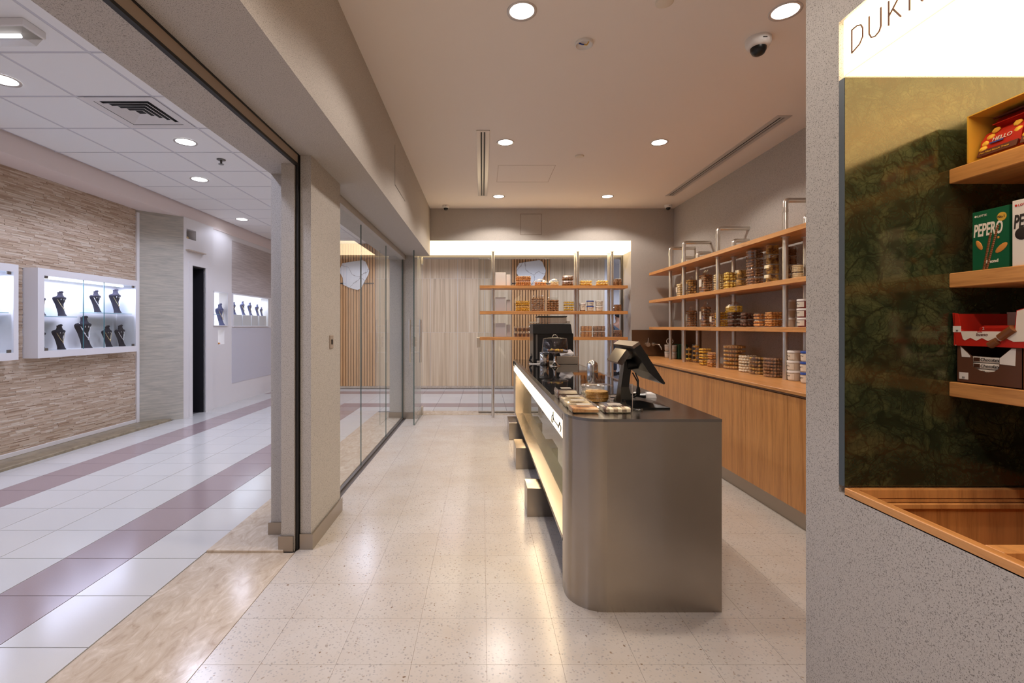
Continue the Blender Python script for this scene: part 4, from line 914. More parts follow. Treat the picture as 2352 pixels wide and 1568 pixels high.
for k in range(14):
    a = R.uniform(0, 6.28); r = R.uniform(.01, .09)
    tag(MB().ell((cx_+r*math.cos(a), cyy+r*math.sin(a), zp+.020+R.uniform(0, .008)), .017, .013, .014, 8, 5).build('pastry', FD[R.choice(('yellow', 'gold', 'brown'))]), 'bite sized golden pastry under the clear cake dome', 'pastry', 'small pastries under the cake dome')
t = thing('tissue_box', 'brushed steel tissue box with a white tissue pulled up', 'tissue box', (X(1303, 5.55), 5.62, cg))
xa2, xb2 = X(1279, 5.55), X(1328, 5.55)
MB().box(xa2, 5.55, cg, xb2, 5.68, Z(818, 5.55), bev=.003).build('box', M['steel'], t)
zz0 = Z(818, 5.55); m = MB()
tu = [(X(1288, 5.6), zz0+.001), (X(1284, 5.6), zz0+.05), (X(1292, 5.6), zz0+.085), (X(1301, 5.6), zz0+.07), (X(1310, 5.6), zz0+.078), (X(1318, 5.6), zz0+.035), (X(1314, 5.6), zz0+.001)]
for s_ in (0, 1):
    n = len(tu); A = [(x, 5.60+.015*math.sin(i*2)+s_*.002, z) for i, (x, z) in enumerate(tu)]
    c_ = (X(1300, 5.6), 5.585+s_*.002, zz0+.03); m.add(A+[c_], [(i, (i+1) % n, n) for i in range(n)])
m.build('tissue', M['white'], t)
t = thing('steel_canister', 'ribbed stainless canister left of the cake stand foot', 'canister', (X(1250.5, 5.45), 5.45, cg))
cc_ = (X(1250.5, 5.45), 5.45, cg)
MB().lathe([(.052, 0), (.054, .004), (.054, .118), (.050, .122)], cc_, 24).build('body', M['chrome'], t)
MB().lathe([(.057, .122), (.057, .14), (.05, .146)], cc_, 24, cap0=False).build('rim', M['frost'], t)
t = thing('cable_bundle', 'small black cable bundle at the far left end of the counter', 'cable', (X(1219, 5.9), 5.9, cg))
m = MB()
for k in range(4):
    a = k*1.1; m.tube([(X(1216, 5.8)+.02*math.cos(a+q*.8)*(1-.1*q), 5.62+.03*math.sin(a+q*.8), cg+.006+.016*q+.01*k) for q in range(6)], .006, 6)
m.build('loops', M['black'], t)
tag(MB().box(X(1215, 5.62), 5.50, cg, X(1256, 5.62), 5.64, cg+.004).build('paper_sheet', M['white']), 'white sheet lying before the coffee machine', 'paper')
t = thing('chrome_cloche', 'small chrome dome on the right edge of the counter', 'cloche', (1.085, 4.55, cg))
MB().lathe([(.052, 0), (.052, .07), (.046, .09), (.03, .108), (.012, .117), (.001, .118)], (1.05, 4.55, cg), 28).build('dome', M['chrome'], t)
# POS terminal
t = thing('till_terminal', 'black touch screen till on a tilted post at the counter end', 'till', (.82, 2.72, ct0))
A_ = Vector((.825, 0, 1.270)); B_ = Vector((.965, 0, 1.055)); dv = (B_-A_).normalized(); nv = Vector((-dv.z, 0, dv.x)); nv = nv if nv.x > 0 else -nv
def plate(m, y0, y1, a, b_, t0, t1, mi=0):
    p_ = []
    for y in (y0, y1):
        for s_ in (a, b_):
            for q in (t0, t1): v = A_+dv*s_+nv*q; p_.append((v.x, y, v.z))
    return m.add(p_, [(0,1,3,2),(4,6,7,5),(0,4,5,1),(2,3,7,6),(0,2,6,4),(1,5,7,3)], mi)
m = MB(); prof = [(0, .008), (0, -.026), (.03, -.034), (.16, -.034), (.235, -.014), (.258, -.002), (.255, .008)]
pp = [A_+dv*a+nv*b_ for a, b_ in prof]; n = len(pp)
r0 = [(v.x, 2.53, v.z) for v in pp]; r1 = [(v.x, 2.89, v.z) for v in pp]
m.rings([r0, r1], 0, False).build('screen_housing', M['black'], t)
plate(MB(), 2.545, 2.875, .012, .235, .0082, .0095).build('screen_glass', plain('dark_screen', (10, 12, 18), .05), t)
plate(MB(), 2.527, 2.893, -.006, .010, -.034, .0095).build('silver_edge', plain('bronze_silver', (132, 118, 108), .3, .9), t)
hz = A_+dv*.12-nv*.03
MB().tube([(hz.x+.01, 2.70, hz.z), (hz.x-.05, 2.70, hz.z-.01)], .032, 12).build('hinge', M['black'], t)
px_, pz_ = hz.x-.055, hz.z+.0
MB().loft([(0, .66, 2.66, .735, 2.74), (.02, .665, 2.665, .735, 2.735), (1, .7, 2.67, .745, 2.73)]).build('x', M['black'], t)
bpy.data.objects.remove(bpy.data.objects['x'])
m = MB(); m.loft([(ct0+.012, .772, 2.66, .845, 2.76), (ct0+.10, .778, 2.675, .822, 2.745), (1.165, .800, 2.68, .842, 2.74)]).build('post', M['black'], t)
m = MB().loft([(ct0, .775, 2.54, 1.0, 2.82), (ct0+.008, .775, 2.54, 1.0, 2.82), (ct0+.035, .785, 2.62, .87, 2.80)]).build('base', M['black'], t)
# customer display
cd = [Vector((.735, 2.60, 1.165)), Vector((.785, 2.60, 1.235)), Vector((.735, 2.82, 1.165)), Vector((.785, 2.82, 1.235))]
off_ = Vector((.028, 0, -.016)); vs = [cd[0], cd[1], cd[3], cd[2]]; m = MB()
m.rings([[tuple(v) for v in vs], [tuple(v+off_) for v in vs]], 0, False).build('customer_display', plain('smoked_silver', (120, 112, 106), .12, .9), t)
m = MB().tube([(.775, 2.71, 1.19), (.815, 2.71, 1.17)], .014, 8).build('display_arm', M['black'], t)
m = MB()
m.tube([(.86, 2.68, 1.10), (.87, 2.66, 1.06), (.862, 2.64, 1.02), (.875, 2.66, .985), (.85, 2.68, .965), (.80, 2.7, .95), (.78, 2.7, .94)], .004, 6)
m.tube([(.85, 2.70, 1.10), (.875, 2.69, 1.05), (.87, 2.67, 1.0), (.87, 2.72, .96), (.80, 2.86, .935), (.78, 2.9, .93)], .004, 6)
m.ell((.868, 2.655, 1.0), .012, .012, .03)
m.build('cable', M['black'], t)
t = thing('card_reader', 'white card reader lying behind the till base', 'card reader', (.98, 3.0, ct0))
m = MB().loft([(ct0, .945, 2.94, 1.075, 3.02), (ct0+.022, .95, 2.945, 1.07, 3.015), (ct0+.028, .96, 2.95, 1.06, 3.01)]).build('body', M['white_plastic'], t)
MB().box(.965, 2.955, ct0+.028, 1.02, 3.005, ct0+.030).build('keypad', M['black'], t)
t = thing('scanner_cradle', 'small black device cradle beside the white card reader', 'cradle', (.93, 2.86, ct0))
MB().box(.87, 2.87, ct0+.002, .985, 2.93, ct0+.035, bev=.008).build('body', M['black'], t)
MB().ell((.95, 2.90, ct0+.042), .014, .014, .014, 10, 6).build('chrome_button', M['chrome'], t)
t = thing('bill_spike', 'thin metal bill spike with round clear base at the counter front', 'bill spike', (.80, 2.55, ct0))
MB().lathe([(.026, 0), (.026, .009), (.02, .012)], (.815, 2.50, ct0), 20).build('base', M['plastic'], t)
MB().tube([(.787, 2.50, ct0), (.787, 2.50, ct0+.135)], .002, 6).lathe([(.003, .12), (.003, .14)], (.787, 2.50, ct0), 6).build('rod', M['steel_pipe'], t)
pack('tray', 'biscuit_tray', 'flat clear box of biscuits nearest the rounded counter corner', 'box', .525, 2.475, ct0, .145, .135, .036, ('orange', None, (1, 3)), 0, 'labelled flat biscuit boxes')
pack('tray', 'biscuit_tray', 'second flat clear box with label along the counter edge', 'box', .525, 2.625, ct0, .15, .14, .036, ('pale', None, (5, 2)), 0, 'labelled flat biscuit boxes')
pack('tray', 'biscuit_tray', 'third flat clear box with label along the counter edge', 'box', .53, 2.775, ct0, .15, .14, .036, ('pale', None, (5, 2)), 0, 'labelled flat biscuit boxes')
pack('tray', 'biscuit_tray', 'taller dark ribbed biscuit box behind the flat labelled boxes', 'box', .52, 2.965, ct0, .13, .15, .058, ('dark', None, (1, 4)), 0, 'labelled flat biscuit boxes')
pack('tray', 'biscuit_tray', 'flat clear box of dark and cream squares beside the bill spike', 'box', .69, 2.485, ct0, .145, .14, .036, ('dark', 'cream', (6, 2)), 0, 'labelled flat biscuit boxes')
pack('tray', 'biscuit_tray', 'flat clear box half hidden behind the round cookie tub', 'box', .70, 2.99, ct0, .14, .14, .045, ('pale', None, (4, 2)), 0, 'labelled flat biscuit boxes')
t = thing('cookie_tub', 'round clear tub holding a pile of thin sesame cookies', 'tub', (.70, 2.80, ct0))
MB().lathe([(.074, 0), (.086, .08), (.093, .084), (.093, .09)], (.680, 2.83, ct0), 32, cap1=False).build('tub', M['plastic'], t)
MB().lathe([(.094, .0905), (.09, .096), (.002, .098)], (.680, 2.83, ct0), 32, cap0=False).build('lid', M['plastic'], t)
for k in range(11):
    MB().lathe([(.064, 0), (.066, .0025), (.064, .0045)], (.680+R.uniform(-.004, .004), 2.83+R.uniform(-.004, .004), ct0+.003+k*.0052), 24).build('cookie', FD['sesame'], t)
# ================================================================= NICHE GOODS
def text(body, size, loc, rot, mt, parent, name='lettering', ext=.0004, sx_=1.0, sh=0, font_w=0):
    c = bpy.data.curves.new(name, 'FONT'); c.body = body; c.size = size; c.extrude = ext; c.shear = sh; c.offset = font_w; c.resolution_u = 3
    o = bpy.data.objects.new(name, c); COL.objects.link(o)
    dg = bpy.context.evaluated_depsgraph_get(); me = bpy.data.meshes.new_from_object(o.evaluated_get(dg)); bpy.data.objects.remove(o)
    o = bpy.data.objects.new(name, me); COL.objects.link(o); me.materials.clear(); me.materials.append(mt)
    o.rotation_euler = rot; o.scale = (sx_, 1, 1); o.parent = parent
    o.location = Vector(loc)-Vector(parent['loc0']) if 'loc0' in parent else loc
    return o
RN = (math.pi/2, 0, -math.pi/2)                  # text on a face that looks towards -x
# yellow carton with snack packs
t = thing('display_carton', 'open yellow cardboard display carton on the topmost niche shelf', 'carton', (1.55, 1.2, 1.838))
cx0, cx1, cy0, cy1, cz0, cz1 = 1.428, 1.76, .86, 1.405, 1.838, 1.975
MB().box(cx0, cy1-.004, cz0, cx1, cy1, cz1).build('side_wall', M['yellowcard'], t)
MB().box(cx0, cy0, cz0, cx1, cy0+.004, cz1).build('side_wall', M['yellowcard'], t)
MB().box(cx0, cy0, cz0, cx1, cy1, cz0+.003).build('bottom', M['yellowcard'], t)
MB().box(cx1-.004, cy0, cz0, cx1, cy1, cz1).build('back_wall', M['yellowcard'], t)
MB().box(cx0, cy0, cz1, cx1, cy1, cz1+.003).build('top_flap', M['yellowcard'], t)
def snack(y0, y1, x0, z0_, lean, col, lbl, txt, h=.098, biscuits=True):
    t = thing('snack_pack', lbl, 'snack pack', (x0, (y0+y1)/2, z0_), 'red snack packs in the carton'); rot = Euler((0, lean, 0))
    w_ = y1-y0; m = MB(); rg = []
    for f, th in ((0, .001), (.08, .002), (.2, .014), (.5, .020), (.8, .014), (.93, .002), (1, .001)):
        rg.append([(-th, -w_/2, f*h), (-th, w_/2, f*h), (th, w_/2, f*h), (th, -w_/2, f*h)])
    a = m.rings(rg, 0, False).build('wrapper', col, t, world=False); a.rotation_euler = rot
    b_ = MB().box(-.0195, -w_/2+.002, h*.03, -.0155, w_/2-.002, h*.22).build('brown_band', M['packbrown'], a, world=False)
    if biscuits:
        m = MB()
        for (yy, zz_) in ((.38, .45), (.40, .28), (.22, .80), (-.3, .78), (-.38, .55), (.30, .62)): m.ell((-.0175, yy*w_, zz_*h), .004, .012, .009, 8, 4)
        m.build('biscuit_print', FD['gold'], a, world=False, kind='stuff')
        for s_, tt, dz, mt, dy in ((.008, txt, .10, M['gold2'], .42), (.017, 'HELLO', .42, M['white'], .20)):
            o = text(tt, s_, (0,0,0), RN, mt, a); o.location = (-.0205, w_*dy, h*dz)
        m = MB().box(-.0212, -.01, h*.36, -.0200, w_*.24, h*.40).build('blue_band', M['blue'], a, world=False)
    return t
snack(1.285, 1.392, 1.458, 1.842, .35, M['red'], 'bright red biscuit snack pack leaning at the far end of the yellow carton', 'Fun Filled Biscuit Treats')
snack(1.17, 1.278, 1.455, 1.842, .35, M['red'], 'bright red biscuit snack pack cut by the photo edge in the yellow carton', 'Fun Filled Biscuit Treats')
o = snack(1.22, 1.375, 1.470, 1.941, 1.38, M['red'], 'dark red snack pack lying on top in the yellow carton', '', .11, False)
o2 = text('meiji', .022, (0,0,0), RN, M['label'], kids(o)[0]); o2.location = (-.0215, .035, .045)
# stick boxes
def stickbox(y0, y1, x0, h, main, txtm, lbl, sub):
    t = thing('biscuit_stick_box', lbl, 'box', (x0, (y0+y1)/2, 1.5225), 'biscuit stick boxes on the middle niche shelf')
    z_ = 1.5225; a = MB().box(x0, y0, z_, x0+.022, y1, z_+h, bev=.0008).build('carton', main, t)
    w_ = y1-y0; xf_ = x0-.0006
    text('PEPERO', .0500, (xf_, y1-.003, z_+h*.575), RN, txtm, t, sx_=.44*w_/.095, sh=.15, font_w=.0012)
    text('LOTTE', .0085, (xf_, y1-.014, z_+h*.90), RN, txtm if main is M['green'] else M['red'], t)
    MB().tube([(xf_+.0004, y1-.009, z_+h*.918), (xf_-.0004, y1-.009, z_+h*.918)], .003, 10).build('emblem', txtm if main is M['green'] else M['red'], t)
    return t, z_, w_, xf_
M['dullwhite'] = plain('print_white', (226, 214, 200), .5)
t, z_, w_, xf_ = stickbox(1.298, 1.395, 1.4345, .170, M['green'], M['dullwhite'], 'green almond biscuit stick box standing on the middle niche shelf', 'almond')
text('almond', .0125, (xf_, 1.362, z_+.018), RN, M['dullwhite'], t, font_w=.0003)
MB().tube([(xf_+.0004, 1.316, z_+.142), (xf_-.0006, 1.316, z_+.142)], .012, 20).build('gold_badge', M['gold2'], t); text('No.1', .0095, (xf_-.0008, 1.3265, z_+.139), RN, M['ink'], t, font_w=.0002)
m = MB()
for a0_, a1_ in (((1.363, .004), (1.345, .100)), ((1.355, .004), (1.326, .118))):
    for q in range(22):
        f = q/21; m.ell((xf_, a0_[0]+(a1_[0]-a0_[0])*f, z_+a0_[1]+(a1_[1]-a0_[1])*f), .0012, .0042, .0036, 7, 4)
m.build('stick_print', M['choc'], t)
m = MB().ell((xf_, 1.376, z_+.072), .0012, .007, .016, 12, 6, rot=Euler((-.5, 0, 0)).to_matrix()).ell((xf_, 1.317, z_+.056), .0012, .0085, .019, 12, 6, rot=Euler((.9, 0, 0)).to_matrix()).ell((xf_, 1.325, z_+.086), .001, .0035, .0035).build('almond_print', M['almond'], t, kind='stuff')
t, z_, w_, xf_ = stickbox(1.185, 1.286, 1.430, .176, M['oreo'], M['ink'], 'white cookie biscuit stick box at the right edge of the middle niche shelf', 'white')
m = MB().ell((xf_, 1.262, z_+.085), .0015, .018, .017, 16, 8).build('cookie_print', plain('black_cookie', (36, 26, 24), .6), t)
text('white', .013, (xf_, 1.245, z_+.02), RN, M['ink'], t)
# brown chocolate carton with bars, on lowest niche shelf
t = thing('chocolate_carton', 'brown open chocolate bar carton on the lowest niche shelf', 'carton', (1.5, 1.34, 1.1945))
zc = 1.1945; y0, y1, x0 = 1.262, 1.437, 1.4300; top_ = zc+.108
def face(m, pts, th=.0015):                      # polygon (y, z) on the carton front
    n = len(pts); m.add([(x0, y, z) for y, z in pts]+[(x0+th, y, z) for y, z in pts], [tuple(range(n)), tuple(reversed(range(n, 2*n)))]+[(i, (i+1) % n, n+(i+1) % n, n+i) for i in range(n)]); return m
face(MB(), [(y1, zc), (y1, top_), (y1-.010, top_), (y1-.046, top_-.030), (y1-.046, zc+.050), (y1-.065, zc+.040), (y1-.085, zc+.036), (y1-.105, zc+.040), (y1-.118, zc+.050), (y1-.118, top_-.030), (y1-.150, top_), (y0, top_), (y0, zc)]).build('front_wall', M['brownbox'], t)
MB().box(x0, y1-.0015, zc, x0+.12, y1, top_).build('side_wall', M['brownbox'], t); MB().box(x0, y0, zc, x0+.12, y0+.0015, top_).build('side_wall', M['brownbox'], t)
MB().box(x0+.12, y0, zc, x0+.1215, y1, top_).box(x0, y0, zc, x0+.12, y1, zc+.0015).build('back_wall', M['brownbox'], t)
face(MB(), [(y1-.012, top_-.001), (y1-.040, top_-.028), (y1-.040, top_-.032), (y1-.016, top_-.032)], .001).build('white_flap', M['card_white'], t).location.x -= .0012
face(MB(), [(y1-.120, top_-.030), (y1-.150, top_-.002), (y1-.160, top_-.002), (y1-.158, top_-.048), (y1-.120, top_-.046)], .001).build('white_flap', M['card_white'], t).location.x -= .0012
MB().box(x0-.001, y1-.034, zc+.010, x0, y1-.008, zc+.030).build('price_label', M['card_white'], t)
text('  30', .008, (x0-.0012, y1-.012, zc+.012), RN, M['ink'], t)
for k in range(3):
    b_ = thing('chocolate_bar', '%s silver white wrapped chocolate bar seen in the brown carton window' % ('lowest', 'middle', 'top')[k], 'chocolate bar', (x0+.02, 1.34, zc+.026+.018*k), 'wrapped bars in the brown carton')
    MB().rrect([(-.004, .022, .155, .002), (.004, .022, .155, .002)], (x0+.020, 1.345, zc+.034+.018*k)).box(x0+.005, 1.27, zc+.0265+.018*k, x0+.030, 1.425, zc+.0425+.018*k, bev=.003).build('wrapper', M['dullwhite'], b_)
    MB().box(x0+.0045, 1.375, zc+.029+.018*k, x0+.0052, 1.392, zc+.040+.018*k).build('chocolate_print', M['darkchoc'], b_)
    text('Chocolate', .0125, (x0+.0044, 1.374, zc+.031+.018*k), RN, M['ink'], b_, sh=.2)
# red and white tray
t = thing('chocolate_tray', 'red and white open chocolate wafer tray on top of the brown carton', 'carton', (1.5, 1.34, top_+.001))
zb_ = top_+.0012; yl, yr = 1.440, 1.235; x0 = 1.424; zh = .048
face(MB(), [(yl-.008, zb_), (yl, zb_+zh), (yl-.02, zb_+zh+.002), (yl-.03, zb_+zh-.004), (yr+.05, zb_+zh-.004), (yr+.04, zb_+zh+.01), (yr+.036, zb_+.10), (yr, zb_+.11), (yr, zb_)]).build('front_wall', M['red'], t)
w1 = [(yl-.022, zb_+zh-.005), (yl-.028, zb_+.020)]
for k in range(9):
    w1.append((yl-.034-k*.016, zb_+(.024 if k % 2 else .016)))
w1 += [(yr, zb_+.018), (yr, zb_+.108), (yr+.034, zb_+.098), (yr+.038, zb_+zh-.005)]
face(MB(), w1, .0012).build('white_print', M['dullwhite'], t).location.x -= .0012
MB().box(x0, yl-.0015, zb_, x0+.16, yl, zb_+.095).build('side_flap', M['red'], t)
face(MB(), [(yl, zb_+zh), (yl+.004, zb_+.098), (yl-.012, zb_+.096), (yl-.022, zb_+zh)], .0015).build('corner_flap', M['red'], t)
MB().box(x0+.16, yr, zb_, x0+.1615, yl, zb_+.10).box(x0+.002, yr, zb_, x0+.16, yl, zb_+.0015).build('back_wall', M['card_white'], t)
MB().box(x0-.001, yl-.022, zb_+zh-.008, x0, yl+.002, zb_+zh+.010).build('price_label', M['card_white'], t)
text('  30', .007, (x0-.0013, yl-.003, zb_+zh-.006), RN, M['ink'], t)
text('bueno', .0125, (x0-.0016, yl-.066, zb_+.030), RN, M['packbrown'], t, sh=.2)
text('Kinder', .005, (x0-.0016, yl-.070, zb_+.040), RN, M['red'], t)
m = MB().tube([(x0-.002, yl-.105, zb_+.004), (x0-.002, yl-.125, zb_+.018)], .010, 10).tube([(x0-.002, yl-.132, zb_+.026), (x0-.002, yl-.165, zb_+.052)], .011, 10).build('wafer_print', M['choc'], t)
for k, (c_, l_) in enumerate((('dullwhite', 'white wrapped wafer bar lying lowest in the red tray'), ('red', 'red wrapped wafer bar lying on top in the red tray'))):
    b_ = thing('wafer_bar', l_, 'chocolate bar', (x0+.08, 1.33, zb_+.012+.022*k), 'wrapped wafer bars in the tray')
    MB().box(x0+.04, yr+.01, zb_+.002+.030*k, x0+.10, yl-.035-.0*k, zb_+.030+.030*k, bev=.008).build('wrapper', M[c_], b_)
    if k: MB().box(x0+.038, yr+.015, zb_+.045, x0+.0405, yr+.07, zb_+.058).build('blue_print', M['blue'], b_); text('2', .012, (x0+.0385, yl-.045, zb_+.047), RN, M['white'], b_)
# ================================================================= CORRIDOR SHOWCASES
def showcase(y0, y1, lbl, shelves, doors):
    t = thing('showcase', lbl, 'display case', (-4.74, (y0+y1)/2, 1.03), 'white wall showcases in the corridor')
    xo, xi, z_0, z_1, b = -4.66, -4.92, 1.027, 1.98, .075
    m = MB().box(xi, y0, z_0, xo, y1, z_0+b).box(xi, y0, z_1-b, xo, y1, z_1).box(xi, y0, z_0+b, xo, y0+b, z_1-b).box(xi, y1-.05, z_0+b, xo, y1, z_1-b)
    m.build('frame', M['white_case'], t)
    MB().box(xi-.02, y0, z_0, xi, y1, z_1).build('back_panel', M['white_case'], t)
    MB().box(xo-.012, y0+b, z_0+b, xo-.008, y1-.05, z_1-b).build('glass_front', M['glass'], t)
    m = MB()
    for d in doors: m.box(xo-.0135, d-.003, z_0+b, xo-.0065, d+.003, z_1-b)
    m.build('glass_edge', plain('teal_glass_edge', (70, 120, 126), .2), t)
    for a, b_, z in shelves:
        sh_ = MB().box(-4.90, a, z-.006, -4.69, b_, z).build('glass_shelf', plain('shelf_glass_teal', (120, 176, 190), .1), t)
    for d in (y0+b+.03, y1-.09): MB().box(xo-.014, d-.02, z_1-b-.03, xo-.004, d+.02, z_1-b).box(xo-.014, d-.02, z_0+b, xo-.004, d+.02, z_0+b+.03).build('glass_clip', M['alu'], t)
    MB().tube([(-4.76, y0+.1, z_1-b-.012), (-4.76, y1-.15, z_1-b-.012)], .012, 8).build('led_tube', M['tubelight'], t)
    area((-4.75, (y0+y1)/2, z_1-b-.03), (0, 0, 0), .12, (y1-y0)*.85, 11, (.68, .70, 1))
showcase(4.997, 6.46, 'white glass fronted showcase of black necklace busts nearest the grey wall section', [(5.06, 5.52, 1.474), (5.80, 6.38, 1.532)], (5.58, 5.885))
showcase(3.30, 4.79, 'white glass fronted showcase cut by the left edge of the photo', [(3.5, 4.1, 1.474), (4.3, 4.72, 1.50)], (4.0, 4.4))
def bust(mt, neck, name='necklace_bust'):
    t = thing(name, 'proto', 'bust', (0,0,0))
    # local: faces +x, width along y, height 1 (unit), scaled later
    secs = [(0, .26, .10, .10), (.10, .22, .075, .06), (.30, .22, .06, .00), (.50, .28, .06, -.03), (.66, .40, .07, -.02), (.74, .46, .075, .01), (.79, .42, .07, .02), (.83, .22, .07, .0), (.90, .15, .07, -.02), (1.0, .14, .07, -.03)]
    rg = []
    for z, hw, th, xo in secs:
        rg.append([(xo+th*math.cos(a)-.10*(math.sin(a)**2)*hw*2, hw*math.sin(a), z) for a in [2*math.pi*k/16 for k in range(16)]])
    m = MB().rings(rg).build('bust_form', mt, t, world=False)
    if neck:
        pts = [(.075-.12*(abs(s_)**1.5), .30*s_, .80-.48*(1-abs(s_)**1.4)) for s_ in [-1+2*k/14 for k in range(15)]]
        m = MB(); m.tube([(x+.03, y, z) for x, y, z in pts], .012, 5)
        if neck == 2:
            for x, y, z in pts[::2]: m.ell((x+.035, y, z), .022, .022, .022, 6, 4)
        m.ell((.115, 0, .30), .02, .035, .045, 8, 5); m.build('necklace', M['gold'] if neck == 1 else M['pearl'], t, world=False)
        MB().tube([(0, -.12, 1.01), (.03, 0, 1.03), (0, .12, 1.01)], .03, 6).build('neck_band', mt, t, world=False)
        MB().ell((.06, -.09, .70), .015, .02, .04, 6, 4).ell((.06, .09, .70), .015, .02, .04, 6, 4).build('earrings', M['pearl'], t, world=False)
    return note(t)
b1_, b2_ = bust(M['velvet'], 1), bust(M['velvet'], 2)
def putb(proto, y, z, h, lbl, first=False, x=-4.79, grp='black necklace busts in the lit showcase', rz=0, sy=.72):
    s_ = h; o = proto if first else copy_tree(proto); o.location = (x, y, z); o.scale = (s_, s_*sy, s_); o.rotation_euler = (0, 0, rz); o['label'] = lbl; o['group'] = grp; o['category'] = 'bust'
G2 = 'black necklace busts in the lit showcase'
putb(b1_, 5.42, 1.481, .27, 'black necklace bust alone on the left glass shelf', True)
putb(b2_, 5.92, 1.539, .26, 'black bust with layered bead necklace on the right glass shelf', True)
putb(b1_, 6.24, 1.539, .30, 'black bust with round pendant at the right end of the glass shelf')
putb(b1_, 5.41, 1.103, .27, 'black necklace bust low left beneath the lone shelf bust')
putb(b2_, 5.76, 1.103, .37, 'largest black necklace bust in the middle of the showcase floor', x=-4.80)
putb(b1_, 6.10, 1.103, .26, 'black bust with drop pendant, left of the low right pair')
putb(b2_, 6.32, 1.103, .27, 'black bust with long bead chain, right of the low right pair')
putb(b1_, 5.17, 1.481, .24, 'black bust cut by the left frame of the showcase, upper row')
putb(b2_, 5.17, 1.103, .24, 'black bust cut by the left frame of the showcase, lower row')
putb(b1_, 4.45, 1.501, .26, 'black bust on the shelf of the showcase cut by the photo edge')
# far wall cases
area((-4.55, 9.2, 1.92), (0, 0, 0), .08, 1.3, 4, (.72, .8, 1))
t = thing('far_showcase', 'long white lit display case far down the corridor', 'display case', (-4.55, 9.2, 1.37), 'far corridor cases')
MB().box(-4.62, 8.52, 1.36, -4.44, 9.95, 1.375).box(-4.62, 8.52, 1.935, -4.44, 9.95, 1.96).box(-4.62, 8.50, 1.36, -4.45, 8.525, 1.96).build('frame', M['white_case'], t)
MB().box(-4.446, 8.53, 1.375, -4.442, 9.94, 1.935).build('glass_front', M['glass'], t)
for k, (a, b_) in enumerate(((8.56, 8.86), (8.90, 9.20), (9.25, 9.50), (9.55, 9.85))):
    tag(MB().box(-4.60, a, 1.376, -4.47, b_, 1.58, bev=.003).build('display_plinth', M['white_case']), '%s white display plinth in the far lit case' % ('nearest', 'second', 'third', 'farthest')[k], 'plinth', 'white plinths in the far case')
b3_ = bust(plain('blue_grey_bust', (96, 100, 134), .6), 1)
for k, (y, h) in enumerate(((8.70, .22), (9.02, .25), (9.3, .24), (9.6, .22), (9.78, .17))):
    putb(b3_, y, 1.581, h, '%s pale blue bust on the plinths of the far lit case' % ('nearest', 'second', 'third', 'fourth', 'farthest')[k], k == 0, -4.53, 'pale busts in the far case')
t = thing('far_showcase', 'narrow glass case with small shelf just past the dark doorway', 'display case', (-4.55, 8.1, 1.38), 'far corridor cases')
MB().box(-4.62, 7.90, 1.37, -4.45, 8.36, 1.382).box(-4.62, 7.90, 1.945, -4.45, 8.36, 1.96).box(-4.46, 7.905, 1.38, -4.45, 7.915, 1.95).box(-4.46, 8.33, 1.38, -4.45, 8.345, 1.95).build('frame', M['white_case'], t)
MB().box(-4.61, 7.91, 1.56, -4.46, 8.12, 1.566).build('glass_shelf', bpy.data.materials['shelf_glass_teal'], t)
b4 = copy_tree(b3_); b4.location = (-4.53, 8.25, 1.384); b4.scale = (.36, .25, .36); b4['label'] = 'pale bust standing in the narrow glass case past the doorway'; b4['group'] = 'pale busts in the far case'
tag(MB().ell((-4.52, 8.16, 1.075), .03, .035, .014).build('amber_bangle', FD['orange']), 'small amber bangle in the low square niche past the doorway', 'bangle')

# ================================================================= PERSON far behind the glass
def grow(name, joints, bones, mt, parent):
    me = bpy.data.meshes.new(name); me.from_pydata([j[0] for j in joints], bones, [])
    o = bpy.data.objects.new(name, me); COL.objects.link(o)
    sk = o.modifiers.new('skin', 'SKIN'); sk.use_smooth_shade = True
    for v, j in zip(me.skin_vertices[0].data, joints): v.radius = (j[1], j[2] if len(j) > 2 else j[1])
    me.skin_vertices[0].data[0].use_root = True
    o.modifiers.new('sub', 'SUBSURF').levels = 2
    dg = bpy.context.evaluated_depsgraph_get(); m2 = bpy.data.meshes.new_from_object(o.evaluated_get(dg)); bpy.data.objects.remove(o)
    m2.materials.clear(); m2.materials.append(mt)
    for p_ in m2.polygons: p_.use_smooth = True
    o = bpy.data.objects.new(name, m2); COL.objects.link(o); o.parent = parent; return o
PX, PY = X(1419, 13.4), 13.4
ps = thing('person', 'person in a grey blue jacket standing far behind the glass, dark hair', 'person', (PX, PY, 0), rz=math.radians(200))
J = [((0,0,.95),.12,.09), ((0,0,1.15),.115,.085), ((0,0,1.38),.15,.09), ((0,0,1.48),.055,.055), ((0,-.01,1.56),.06,.065), ((0,-.015,1.64),.078,.095), ((0,-.01,1.72),.06,.075)]
Bn = [(0,1),(1,2),(2,3),(3,4),(4,5),(5,6)]
for sg in (-1, 1):
    b0 = len(J); J += [((sg*.19,0,1.40),.055), ((sg*.23,.02,1.12),.042), ((sg*.24,-.04,.86),.03), ((sg*.24,-.06,.79),.036,.02)]; Bn += [(2,b0),(b0,b0+1),(b0+1,b0+2),(b0+2,b0+3)]
    b0 = len(J); J += [((sg*.10,0,.88),.085), ((sg*.11,-.01,.50),.058), ((sg*.11,.02,.10),.04), ((sg*.12,-.10,.04),.04,.03)]; Bn += [(0,b0),(b0,b0+1),(b0+1,b0+2),(b0+2,b0+3)]
M['skin'] = plain('skin', (176, 128, 100), .5); M['jacket'] = plain('jacket_cloth', (84, 92, 104), .8); M['trousers'] = plain('trouser_cloth', (40, 42, 50), .85)
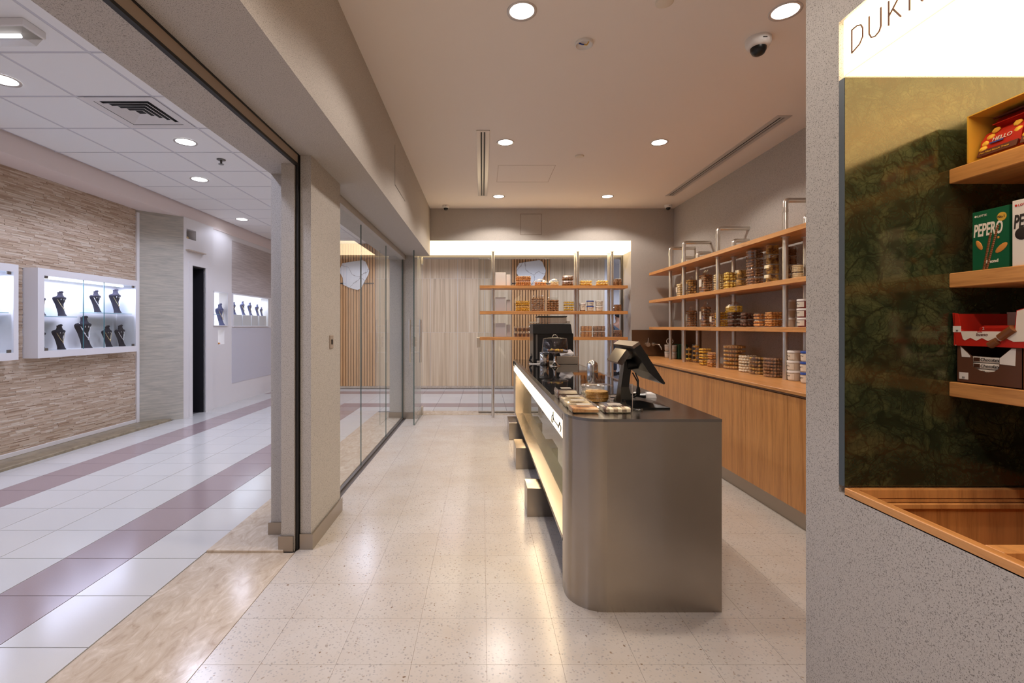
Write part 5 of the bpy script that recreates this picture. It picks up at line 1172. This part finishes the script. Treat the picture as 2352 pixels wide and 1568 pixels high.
bd = grow('body', J, Bn, M['skin'], ps)
m = MB()
for sg in (-1, 1):
    for k in range(4): m.tube([(sg*.24, -.085+.018*k-.0, .78), (sg*.238, -.09+.018*k, .735), (sg*.228, -.088+.018*k, .70+.006*abs(k-1.5))], .008, 6)
    m.tube([(sg*.235, -.09, .82), (sg*.215, -.115, .785), (sg*.212, -.115, .755)], .009, 6)
m.build('fingers', M['skin'], ps, world=False)
m = MB().ell((0, -.108, 1.625), .012, .018, .02).ell((-.08, 0, 1.63), .012, .02, .03).ell((.08, 0, 1.63), .012, .02, .03); m.build('nose_and_ears', M['skin'], ps, world=False)
MB().ell((-.03, -.098, 1.65), .010, .008, .006).ell((.03, -.098, 1.65), .010, .008, .006).build('eyes', M['white'], ps, world=False)
MB().ell((0, -.098, 1.585), .024, .008, .006).build('mouth', M['redbody'], ps, world=False)
MB().ell((0, .012, 1.69), .088, .105, .085, 16, 10).build('hair', plain('dark_hair', (24, 20, 20), .6), ps, world=False)
K_ = [((0,0,.86),.150,.115), ((0,0,1.15),.135,.105), ((0,0,1.38),.170,.108), ((0,0,1.455),.075,.07)]; KB = [(0,1),(1,2),(2,3)]
for sg in (-1, 1): b0 = len(K_); K_ += [((sg*.195,0,1.40),.068), ((sg*.235,.02,1.12),.054), ((sg*.243,-.035,.89),.042)]; KB += [(2,b0),(b0,b0+1),(b0+1,b0+2)]
grow('jacket', K_, KB, M['jacket'], ps)
K_ = [((0,0,.96),.135,.105)]; KB = []
for sg in (-1, 1): b0 = len(K_); K_ += [((sg*.10,0,.86),.10), ((sg*.11,-.01,.50),.074), ((sg*.11,.02,.12),.062)]; KB += [(0,b0),(b0,b0+1),(b0+1,b0+2)]
grow('trousers', K_, KB, M['trousers'], ps)
m = MB()
for sg in (-1, 1): m.loft([(0, sg*.12-.045, -.19, sg*.12+.045, .07), (.05, sg*.12-.045, -.18, sg*.12+.045, .07), (.10, sg*.115-.04, -.04, sg*.115+.04, .065)]).build('shoe', M['black'], ps, world=False); m = MB()
